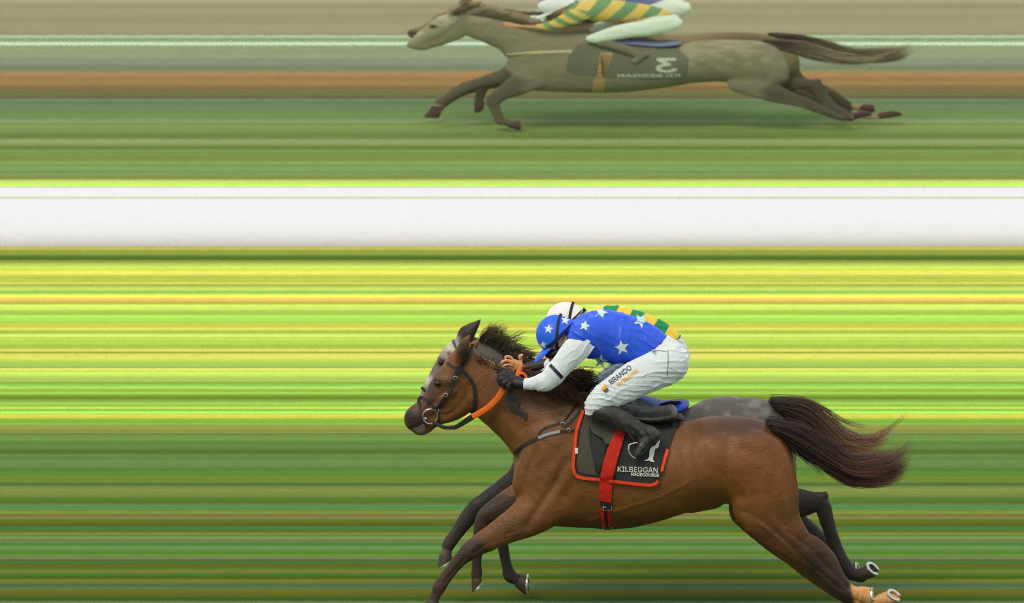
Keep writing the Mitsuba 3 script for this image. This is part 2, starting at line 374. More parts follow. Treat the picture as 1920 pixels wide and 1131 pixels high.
stripe = np.maximum(base_ + .35 * (base_ - soft_), .25 * base_) * np.exp(fine)[:, None] * 1.15 * np.exp(rs.normal(0, 0.012, (TN, 3)))
outer = (ty < by[0] - 0.2)
stripe[outer] = bc[:8].mean(0) * np.exp(2 * fine[outer])[:, None]
TAB = [mi.Float(np.ascontiguousarray(stripe[:, k])) for k in range(3)]
def turf(p, n, uv):
    u = dr.clip((p.y - TY0) / TSTEP, 0, TN - 1.001)
    i = mi.UInt32(u); f = u - mi.Float(i)
    f = f * f * (3 - 2 * f)
    c = mi.Color3f(*[dr.lerp(dr.gather(mi.Float, t, i), dr.gather(mi.Float, t, i + 1), f) for t in TAB])
    return c * (0.93 + 0.14 * mikit.fbm(p.x * 0.7, p.y * 9.0, 0, 3)) * (0.95 + 0.1 * mikit.noise(p.x * 14, p.y * 30, 3))
scene['mat_turf'] = {'type': 'principled', 'base_color': mikit.proc(turf), 'roughness': 0.95, 'specular': 0.05}
YB = float(row_y(462)); YK = float(row_y(86))
def sheet(y0, y1, z0, z1, x=90.0, ny=2):
    ys, zs = np.linspace(y0, y1, ny), np.linspace(z0, z1, ny)
    V = np.array([[sx * x, a, b] for a, b in zip(ys, zs) for sx in (-1, 1)])
    F = np.array([[2 * i, 2 * i + 1, 2 * i + 3, 2 * i + 2] for i in range(ny - 1)])
    return V, F
V, F = sheet(-1500, 1500, 0, 0, 1500)
struct('turf', V, F, 'mat_turf', 'racecourse turf lying in long light and dark green stripes')
TY1, TY2 = float(row_y(184)), float(row_y(131))
def ramp(y0, y1, z):
    V = np.array([[sx * 90.0, a, b] for a, b in ((y0 - .04, -.003), (y0 + .06, z), (y1, z)) for sx in (-1, 1)])
    return V, np.array([[0, 1, 3, 2], [2, 3, 5, 4]])
V, F = ramp(TY1, TY2 + .1, 0.005); struct('dirt_track', V, F, 'mat_turf', 'orange brown strip of bare ground beyond the far turf')
V, F = ramp(TY2, YK + 0.4, 0.010); struct('path', V, F, 'mat_turf', 'grey green path under the far white rail')
def strata(p, n, uv):
    z = p.z
    c = mikit.mix(K(150, 150, 118), K(184, 174, 142), mikit.smoothstep(0.22, 0.32, z))
    c = mikit.mix(c, K(166, 166, 130), mikit.smoothstep(0.33, 0.42, z) * 0.8)
    c = mikit.mix(c, K(146, 144, 116), mikit.smoothstep(0.43, 0.5, z) * 0.8)
    return c * mi.Color3f(1.28, 1.26, 1.4) * (0.82 + 0.36 * mikit.fbm(p.x * 0.12, z * 26, 2, 3))
scene['mat_bank'] = {'type': 'principled', 'base_color': mikit.proc(strata), 'roughness': 0.95, 'specular': 0.05}
ya, za = YK + 0.4, 0.0
zz = np.array([0, 0.15, 0.3, 0.5, 0.8, 1.3, 2.0, 2.6, 3.0, 3.0]); yy = ya + np.array([0, .02, .05, .09, .2, .5, 1.2, 2.4, 4.5, 30])
V = np.array([[sx * 90.0, a, b] for a, b in zip(yy, zz) for sx in (-1, 1)]); F = np.array([[2 * i, 2 * i + 1, 2 * i + 3, 2 * i + 2] for i in range(len(yy) - 1)])
struct('earth_bank', V, F, 'mat_bank', 'tan bank of bare earth behind the far rail', smooth=30)
# white boundary board, a body with a coping above a narrow green groove
WB = mat('white_board', mikit.proc(lambda p, n, uv: K(224, 228, 238) * (0.975 + 0.03 * mikit.fbm(p.x * 0.4, p.z * 14, 0, 3))), 0.6, 0.3)
GROOVE = mat('groove_green', C(196, 208, 176), 0.7, 0.2)
b = thing('boundary_board', 'long low white painted board running along the middle of the course', 'barrier')
zt = at_y(352, YB); z1, z2 = at_y(370, YB), at_y(372.2, YB)
L = 90.0
LEAN = 2.5                                               # lean added so the face catches more even sky light
def lean_box(za, zb, out):
    ya, yb = YB + za * LEAN - out, YB + zb * LEAN - out
    V = np.array([[x, y, z] for x in (-L, L) for y, z in ((ya, za), (yb, zb), (YB + ztop * LEAN + .03, zb), (YB + ztop * LEAN + .03, za))])
    return V, np.array([[0, 4, 5, 1], [1, 5, 6, 2], [2, 6, 7, 3], [3, 7, 4, 0]])
def lean_z(row):
    z = .2
    lo, hi = 0.0, 1.0
    for _ in range(50):
        z = (lo + hi) / 2
        lo, hi = (z, hi) if unP(np.array([[0, YB + z * LEAN, z]]))[1][0] > row else (lo, z)
    return z
ztop = zt = lean_z(352); z1, z2 = lean_z(369.6), lean_z(372.4)
put(b + '__panel', *lean_box(0, zt, 0), WB)
nb = np.array([0, -1, LEAN]) / math.hypot(1, LEAN)
q = np.array([[x, YB + z * LEAN, z] for z in (z2, z1) for x in (-L, L)])
put(b + '__line', np.vstack([q + nb * .004, q - nb * .004]), np.array([[0, 1, 3, 2], [4, 6, 7, 5], [0, 4, 5, 1], [2, 3, 7, 6]]), GROOVE)
# the far running rail: an oval white rail on a low pale kerb
RAILM = mat('rail_white', C(196, 228, 206), 0.5, 0.5)
RAILD = mat('rail_shade_green', C(176, 204, 166), 0.6, 0.3)  # pale green of the kerb and the upper strip
r = thing('running_rail', 'glossy white rail running along the far side in front of the tan bank', 'rail')
za_, zb_ = at_y(97, YK), at_y(78, YK)
rr = (zb_ - za_) / 2
V, F = tubes(np.array([[[-L, YK, za_ + rr], [0, YK, za_ + rr], [L, YK, za_ + rr]]]), np.full((1, 3), rr), 20); put(r + '__tube', V, F, RAILM, smooth=40)
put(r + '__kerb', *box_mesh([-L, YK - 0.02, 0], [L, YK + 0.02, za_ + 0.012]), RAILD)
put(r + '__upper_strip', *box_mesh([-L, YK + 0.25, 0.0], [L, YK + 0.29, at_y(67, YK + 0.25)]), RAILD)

# ------------------------------------------------------------------ horses
def paint(V, d0, base, blobs, seed=0, var=0.2):
    px, py = unP(V)
    c = np.tile(np.asarray(base, float), (len(V), 1))
    for b in blobs:
        x, y, rx, ry, col, k = b[:6]
        w = k * np.exp(-(((px - x) / rx) ** 2 + ((py - y) / ry) ** 2) ** 1.5)
        c = c * (1 - w[:, None]) + np.asarray(col) * w[:, None]
    n = meshkit.fbm(V * [9, 9, 9], 4, seed) - 0.5; m = meshkit.fbm(V * [55, 55, 30], 2, seed + 3) - 0.5
    return np.clip(c * (1 + var * 2.2 * n + var * 1.4 * m)[:, None], 0.004, 0.9)
def limb_paint(c, V, pts, radius, col, k=1.0, side=0, d0=0.0):
    px, py = unP(V)
    d = np.full(len(V), 1e9)
    for a, b in zip(pts[:-1], pts[1:]):
        a_, b_ = np.array(a, float), np.array(b, float); ab = b_ - a_
        t = np.clip(((px - a_[0]) * ab[0] + (py - a_[1]) * ab[1]) / (ab @ ab + 1e-9), 0, 1)
        d = np.minimum(d, np.hypot(px - a_[0] - t * ab[0], py - a_[1] - t * ab[1]))
    w = k * np.clip((radius - d) / (0.5 * radius) + 0.5, 0, 1)
    if side: w = w * np.clip((V[:, 1] - d0) * side / 0.03, 0, 1)
    return c * (1 - w[:, None]) + np.asarray(col) * w[:, None]

def make_hoof(parent, d0, A, B, rA, rB, nrm, yo, bsdf):
    """a flared hoof from coronet A to sole B (survey px); nrm = the sole's outward direction (x, toward far side, up)"""
    a, b = P(*A, d0 + yo), P(*B, d0 + yo)
    n = np.array(nrm, float); n /= np.linalg.norm(n)
    ax = (b - a) / np.linalg.norm(b - a)
    s = 1 / S0; rings = []
    for t, r in ((-0.25, rA * 0.86), (0.0, rA), (0.06, rA * 1.03), (0.5, (rA + rB) / 2), (0.93, rB), (1.0, rB), (1.0, rB * 0.8), (0.93, rB * 0.7), (0.93, 0.02)):
        m = ax * (1 - max(t, 0)) + n * max(t, 0); m /= np.linalg.norm(m)
        u = np.cross(m, [0, 1.0, 0.25]); u /= np.linalg.norm(u); v = np.cross(m, u)
        th = np.arange(20) * 2 * np.pi / 20
        rings.append(a + (b - a) * t + r * s * (np.cos(th)[:, None] * u + np.sin(th)[:, None] * v))
    V = np.vstack(rings); k = 20
    F = np.array([[i * k + j, i * k + (j + 1) % k, (i + 1) * k + (j + 1) % k, (i + 1) * k + j] for i in range(len(rings) - 1) for j in range(k)])
    h = put(parent + '__hoof', V, F, bsdf, smooth=50)
    u = np.cross(n, [0, 1.0, 0.25]); u /= np.linalg.norm(u); v = np.cross(n, u)
    th = np.radians(np.linspace(-150, 150, 26))
    c = b + n * 0.004
    ring = lambda r, o: c + n * o + r * s * (np.cos(th)[:, None] * u + np.sin(th)[:, None] * v)
    prof = [ring(rB * 0.66, 0), ring(rB * 1.02, 0), ring(rB * 1.02, 0.010), ring(rB * 0.66, 0.010), ring(rB * 0.66, 0)]
    V = np.vstack(prof); m = len(th)
    F = np.array([[i * m + j, i * m + j + 1, (i + 1) * m + j + 1, (i + 1) * m + j] for i in range(4) for j in range(m - 1)])
    put(h + '__shoe', V, F, SHOE, smooth=30)
    return h

def strands(roots, mids, n, m, spread, r0, col, seed, droop=0.0, lmin=0.5, colvar=0.35):
    """hair: n strands interpolated between guide curves (g, k, 3)"""
    rs = np.random.RandomState(seed)
    G = np.asarray(roots)
    g = len(G)
    u = np.sort(rs.rand(n)) * (g - 1); i = np.minimum(u.astype(int), g - 2); f = (u - i)[:, None, None]
    base = np.array([curve(q, m) for q in G])
    Pt = base[i] * (1 - f) + base[i + 1] * f
    t = np.linspace(0, 1, m)
    off = rs.normal(0, 1, (n, 1, 3)) * np.asarray(mids) ; off2 = rs.normal(0, 1, (n, 1, 3)) * spread
    nc = max(6, n // 22); cu = np.sort(rs.rand(nc)); ci = np.abs(u[:, None] / (g - 1) - cu[None]).argmin(1)
    off2 = rs.normal(0, 1, (nc, 1, 3))[ci] * np.asarray(spread) * 1.35 + off2 * .42
    length = (rs.uniform(lmin, 1.0, nc)[ci] * rs.uniform(.85, 1.0, n))
    idx = t[None] * length[:, None] * (m - 1); lo = np.minimum(idx.astype(int), m - 2); fr = (idx - lo)[..., None]
    Pt = np.take_along_axis(Pt, lo[..., None].repeat(3, 2), 1) * (1 - fr) + np.take_along_axis(Pt, (lo + 1)[..., None].repeat(3, 2), 1) * fr
    ph = rs.uniform(0, 6.28, (n, 1)); wav = np.sin(t[None] * rs.uniform(3, 7, (n, 1)) + ph)[..., None] * rs.normal(0, 0.006, (n, 1, 3)) * t[None, :, None] * 1.5
    Pt = Pt + off + off2 * (t ** 1.6)[None, :, None] + wav
    R = r0 * rs.uniform(0.7, 1.25, (n, 1)) * (1 - 0.85 * t[None] ** 2)
    V, F = tubes(Pt, R, 3)
    c = np.asarray(col)[None] * np.exp(rs.normal(0, colvar, (n, 1)))
    if np.ndim(droop):                                   # tip colour
        tip = np.asarray(droop)
        cc = c[:, None] * (1 - (t ** 2)[None, :, None]) + tip * (t ** 2)[None, :, None] * np.exp(rs.normal(0, 0.25, (n, 1, 1)))
    else:
        cc = np.repeat(c[:, None], m, 1)
    return V, F, np.clip(np.repeat(cc.reshape(-1, 3), 3, 0), 0.004, 0.9)

def grooves(V, N, lines, d0):
    """shallow furrows (+) and ridges (-) between muscles: (points, width px, depth m, side)"""
    px, py = unP(V); out = np.zeros(len(V))
    for pts, wid, dep in lines:
        p = curve(np.asarray(pts, float), 40)
        dd, _ = cKDTree(p).query(np.stack([px, py], 1))
        out -= dep * np.exp(-(dd / wid) ** 2)
    return out * np.clip(np.abs(N[:, 1]) * 1.6, 0, 1)

def make_horse(name, label, group, d0, sp):
    h = thing(name, label, 'horse', group)
    px0, px1, py0, py1 = sp['box']
    lo, hi = P(px0, py1, d0), P(px1, py0, d0)
    f = Field([lo[0], d0 - 0.36, lo[2]], [hi[0], d0 + 0.36, hi[2]], 0.0075)
    f.loft(sp['torso'], d0, 0.0, sp.get('dy', 0))
    for st, k in sp['limbs']:
        f.add(chain(st, d0), k)
    for st, k in sp.get('cuts', []):
        f.add(chain(st, d0, 2), k, sign=-1)
    V, F = f.mesh()
    N = normals(V, F)
    V = V + N * (grooves(V, N, sp['grooves'], d0) + 0.009 * (meshkit.fbm(V * [6, 6, 6], 3, 4) - 0.5) + 0.0025 * (meshkit.fbm(V * [22, 22, 22], 2, 8) - 0.5))[:, None]
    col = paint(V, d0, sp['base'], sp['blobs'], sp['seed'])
    for pts, rad, cc, k, *sd in sp['dark_limbs']:
        col = limb_paint(col, V, pts, rad, cc, k, sd[0] if sd else 0, d0)
    if 'dapple' in sp:
        px, py = unP(V); q = V * [17, 17, 17]
        dap = np.clip((meshkit.noise(q, 31) - 0.52) * 5, 0, 1) * np.exp(-(((px - 1370) / 130) ** 2 + ((py - 770) / 60) ** 2))
        col = col + dap[:, None] * np.asarray(sp['dapple'])
        spk = np.clip((meshkit.noise(V * 140, 77) - 0.6) * 3, 0, 1); col = col * (1 + 0.5 * spk[:, None])
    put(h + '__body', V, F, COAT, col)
    for ex, ey, yo in sp['eyes']:
        m = trimesh.creation.icosphere(3, 0.021); put(h + '__eye', m.vertices * [1.15, 0.8, 0.9] + P(ex, ey, d0 + yo), m.faces, EYEM, smooth=True)
    for a in sp['hooves']:
        make_hoof(h, d0, *a)
    for key, gs, n, m, jit, spr, r0, cc, tip, *lm in sp['hair']:
        V, F, c = strands([pxcurve(g, d0) for g in gs], jit, n, m, spr, r0, cc, len(key) + n, tip, *lm)
        put(h + '__' + key, V, F, HAIR, c)
    return h

BR = lambda r, g, b: C(r, g, b)
torso = [(963, 880, 900, .02), (966, 868, 915, .06), (972, 850, 940, .10), (985, 830, 962, .14), (1005, 800, 978, .175), (1030, 772, 985, .205), (1060, 750, 988, .23), (1100, 741, 990, .25), (1140, 757, 992, .27), (1180, 776, 989, .285),
         (1230, 790, 978, .29), (1280, 792, 962, .285), (1320, 784, 949, .275), (1360, 780, 944, .265), (1400, 783, 955, .255), (1440, 794, 972, .235), (1465, 810, 975, .20), (1480, 832, 968, .165), (1488, 855, 955, .12), (1492, 880, 935, .07), (1494, 900, 912, .02)]
dk = C(56, 47, 43)
bay = dict(
    box=(738, 1700, 612, 1172), torso=torso, seed=2, base=C(120, 79, 42),
    limbs=[
        # neck and head
        ([(872, 688, 34, .085), (908, 726, 50, .095), (950, 752, 59, .115), (993, 783, 68, .14), (1036, 815, 84, .19)], .05),
        ([(874, 664, 19, .075), (852, 706, 31, .092), (838, 730, 33, .092), (818, 754, 27, .075), (799, 771, 24, .064), (785, 783, 21, .06)], .03),
        ([(866, 735, 30, .075), (860, 750, 31, .08), (840, 773, 20, .07), (816, 787, 13, .06), (802, 797, 13, .055)], .03),
        ([(786, 775, 16, .056), (776.5, 781, 17.5, .06), (773, 789, 14.5, .055), (772, 797, 9, .045)], .02),
        ([(794, 799, 15, .05), (787, 804, 12.5, .045), (782, 803, 10, .04)], .02),
        ([(836, 716, 9, .02, -.078), (820, 712, 7, .018, -.075)], .02), ([(836, 716, 9, .02, .078), (820, 712, 7, .018, .075)], .02),
        ([(850, 735, 5, .012, -.085), (822, 758, 5, .012, -.072), (806, 772, 4, .012, -.06)], .02),
        ([(863, 683, 7, .022, -.075), (865, 665, 11.5, .03, -.088), (870, 648, 10, .022, -.095), (880, 630, 3, .012, -.09)], .012),
        ([(868, 678, 7, .022, .07), (878, 660, 9, .03, .08), (888, 648, 8, .022, .09), (896, 640, 3, .012, .09)], .012),
        # shoulder and near fore
        ([(1065, 790, 30, .05, -.13), (1035, 850, 48, .06, -.15), (1000, 905, 40, .06, -.13)], .05),
        ([(1030, 940, 46, .085, -.13), (990, 970, 37, .08, -.14), (948, 993, 27, .065, -.14), (915, 1013, 21, .052, -.135)], .04),
        ([(915, 1013, 21, .05, -.135), (880, 1034, 17.5, .045, -.13), (866, 1046, 14, .038, -.13), (846, 1070, 12, .03, -.13), (831, 1090, 12, .031, -.13), (824, 1101, 12.5, .032, -.13), (818, 1114, 9.5, .027, -.13), (811, 1130, 11, .03, -.13)], .015),
        # far fore, folded
        ([(1000, 930, 40, .07, .13), (965, 945, 33, .07, .14), (935, 958, 26, .055, .14), (912, 966, 16, .045, .14), (903, 992, 15, .035, .14), (898, 1020, 10.5, .028, .14), (894, 1056, 9, .026, .14), (894, 1074, 10.5, .028, .14), (893, 1088, 8, .026, .14)], .02),
        # near hind
        ([(1420, 870, 60, .07, -.17), (1435, 915, 62, .08, -.165), (1440, 950, 55, .08, -.15)], .05),
        ([(1432, 948, 58, .09, -.14), (1462, 990, 44, .075, -.14), (1496, 1022, 31, .055, -.13), (1528, 1044, 26, .042, -.12)], .035),
        ([(1516, 1030, 28, .05, -.125), (1546, 1056, 25, .04, -.12), (1562, 1080, 20, .034, -.12), (1582, 1102, 16, .03, -.12), (1594, 1111, 14.5, .031, -.12), (1608, 1113, 12, .028, -.12), (1616, 1114, 15, .032, -.12)], .015),
        # far hind
        ([(1412, 952, 46, .08, .13), (1455, 1005, 32, .06, .13), (1498, 1046, 23, .045, .12), (1540, 1082, 20, .038, .12), (1572, 1108, 15, .03, .11), (1594, 1122, 14, .03, .1), (1624, 1132, 11, .028, .1), (1648, 1129, 13, .032, .1)], .03),
        # sheath / girth line
        ([(1300, 945, 16, .05), (1340, 940, 14, .05)], .04),
    ],
    cuts=[([(765, 780, 3.6, .016, -.062), (769, 775, 4.6, .014, -.06)], .008), ([(770, 801, 1.6, .09), (784, 796, 1.0, .09), (794, 792, .6, .09)], .006)],
    grooves=[([(1062, 865), (1042, 905), (1012, 950), (990, 985)], 9, .016), ([(1078, 800), (1050, 850), (1008, 880)], 12, .006), ([(985, 800), (1020, 790), (1070, 770)], 10, .008), ([(940, 770), (985, 815), (1000, 850)], 9, .007), ([(1300, 800), (1318, 850), (1345, 905), (1352, 940)], 14, .014),
             ([(1452, 830), (1456, 880), (1448, 930), (1470, 985)], 9, .008), ([(1340, 800), (1372, 838), (1405, 850), (1440, 846)], 14, .006), ([(1395, 960), (1440, 985), (1490, 1030)], 6, .006), ([(1480, 1000), (1510, 1022), (1540, 1048)], 5, .006), ([(960, 1000), (920, 1018), (890, 1036)], 4, .006),
             ([(880, 725), (872, 748), (852, 770), (836, 780)], 6, .008), ([(830, 735), (812, 755), (800, 770)], 5, .006)] + [([(1090, 985), (1150, 960), (1230, 935), (1290, 905)], 3.5, -.004), ([(975, 1000), (940, 1008), (905, 1030)], 2.5, -.004), ([(872, 1046), (850, 1072), (834, 1092)], 3, .0045), ([(800, 748), (822, 748), (840, 740), (848, 728)], 4, -.005), ([(845, 770), (830, 772), (818, 764)], 2.5, -.004), ([(812, 730), (804, 748), (794, 764)], 2.2, -.003),
             ([(1050, 780), (1078, 830), (1085, 880), (1060, 930)], 10, .010), ([(1000, 860), (985, 900), (975, 930)], 7, .008), ([(1365, 830), (1362, 880), (1385, 930)], 12, .010), ([(1420, 800), (1450, 850), (1470, 930)], 6, .007), ([(1456, 1000), (1496, 1040), (1540, 1076), (1575, 1104)], 4, .007), ([(1428, 985), (1462, 1012), (1500, 1046)], 3, -.005), ([(1530, 1044), (1562, 1074), (1590, 1104)], 3.5, .005)] + [([(1235 + 22 * i, 850 - 3 * i), (1244 + 22 * i, 900), (1258 + 20 * i, 945)], 5, .0045) for i in range(5)],
    blobs=[(821, 719, 11, 8, C(40, 32, 28), .85), (766, 779, 6, 8, C(24, 20, 20), .9), (782, 799, 14, 2.5, C(30, 26, 26), .8), (1385, 796, 80, 30, C(56, 43, 37), .9), (1325, 800, 60, 26, C(92, 64, 42), .5), (1405, 885, 95, 70, C(126, 78, 38), .6), (1478, 880, 24, 60, C(116, 75, 40), .6), (1120, 760, 110, 40, C(64, 48, 36), .6), (960, 720, 60, 30, C(84, 58, 38), .6), (1000, 745, 60, 26, C(70, 52, 38), .6),
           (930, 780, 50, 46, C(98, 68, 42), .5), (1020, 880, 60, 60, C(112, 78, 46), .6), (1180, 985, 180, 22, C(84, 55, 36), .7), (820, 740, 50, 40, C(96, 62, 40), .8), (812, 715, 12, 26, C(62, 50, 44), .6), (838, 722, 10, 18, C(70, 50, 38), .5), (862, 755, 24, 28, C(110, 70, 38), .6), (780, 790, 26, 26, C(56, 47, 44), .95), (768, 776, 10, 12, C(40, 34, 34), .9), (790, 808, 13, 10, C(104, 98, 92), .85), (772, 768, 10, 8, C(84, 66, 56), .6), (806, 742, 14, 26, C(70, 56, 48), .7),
           (869, 662, 13, 24, C(44, 32, 24), .95), (1470, 985, 60, 46, C(98, 64, 42), .7), (1530, 1040, 50, 46, C(66, 50, 42), .9), (1590, 1095, 40, 34, C(58, 48, 44), .95), (1430, 1010, 40, 26, C(92, 60, 42), .6), (960, 995, 44, 30, C(98, 70, 46), .7), (900, 1026, 26, 22, C(74, 60, 48), .7)],
    dark_limbs=[([(885, 1034), (850, 1066), (825, 1100), (808, 1150)], 24, dk, .9, -1), ([(950, 955), (905, 965), (895, 1030), (892, 1110)], 30, C(54, 44, 40), .92, 1), ([(1540, 1062), (1600, 1115)], 26, dk, .85), ([(1607, 1100), (1614, 1126)], 12, C(222, 164, 96), .9), ([(1640, 1134), (1652, 1126)], 12, C(214, 160, 96), .9)],
    eyes=[(821, 719, -.086), (821, 719, .086)],
    hooves=[((1615, 1114), (1633, 1119), 15, 17, (1, -.12, .05), -.12, HOOFL), ((1650, 1128), (1675, 1118), 13, 15, (.50, -.42, .80), .1, HOOFL), ((811, 1130), (803, 1154), 12, 15, (-.1, -.1, -1), -.13, HOOFD), ((894, 1087), (893, 1102), 9.5, 11.5, (.75, -.1, -.6), .14, HOOFD)],
    hair=[('mane', [[(896, 681, -.03), (902, 683, -.05), (910, 688, -.06)], [(945, 701, -.03), (954, 703, -.05), (966, 712, -.075)], [(985, 706, -.01), (1010, 702, -.05), (1030, 730, -.1)], [(1030, 715, 0), (1055, 704, -.04), (1074, 712, -.08)], [(1050, 720, 0), (1085, 698, -.03), (1118, 704, -.05)], [(1075, 728, 0), (1106, 704, -.02), (1136, 716, -.04)], [(1100, 738, 0), (1125, 722, -.03), (1146, 738, -.06)]], 700, 9, (.012, .014, .012), (.03, .02, .02), .0028, C(58, 45, 36), C(92, 68, 46)),
          ('mane', [[(960, 706, -.06), (975, 722, -.11), (998, 738, -.12)], [(1005, 712, -.06), (1025, 730, -.12), (1048, 748, -.15)], [(1050, 722, -.05), (1070, 736, -.13), (1096, 752, -.17)], [(1085, 735, -.05), (1100, 745, -.14), (1126, 756, -.18)]], 420, 8, (.014, .012, .012), (.02, .012, .016), .0028, C(54, 41, 33), C(70, 52, 38)),
          ('tail', [[(1440, 790, -.02), (1490, 797, -.03), (1550, 828, -.02), (1606, 860, 0), (1664, 855, .02), (1711, 808, .03)], [(1444, 795, -.05), (1490, 810, -.06), (1546, 846, -.05), (1606, 876, -.02), (1664, 868, 0), (1712, 822, .02)], [(1448, 802, -.04), (1494, 826, -.05), (1544, 862, -.05), (1606, 892, -.03), (1664, 886, 0), (1710, 838, .02)], [(1452, 810, 0), (1490, 840, 0), (1542, 872, -.02), (1604, 903, -.02), (1656, 900, 0), (1704, 860, .02)]], 2000, 18, (.010, .03, .008), (.016, .03, .018), .0019, C(47, 38, 35), C(98, 68, 56), .72),
          ('tail', [[(1450, 812, -.05), (1482, 838, -.06), (1506, 864, -.05), (1526, 884, -.04)], [(1460, 812, -.03), (1500, 846, -.04), (1536, 876, -.03), (1562, 896, -.02)]], 60, 10, (.01, .02, .008), (.03, .02, .02), .0022, C(40, 30, 28), C(50, 38, 32))])
gdk = C(54, 50, 48)
def shifted(rows, dx, dy): return [(a + dx, b + dy, c + dy, w) for a, b, c, w in rows]
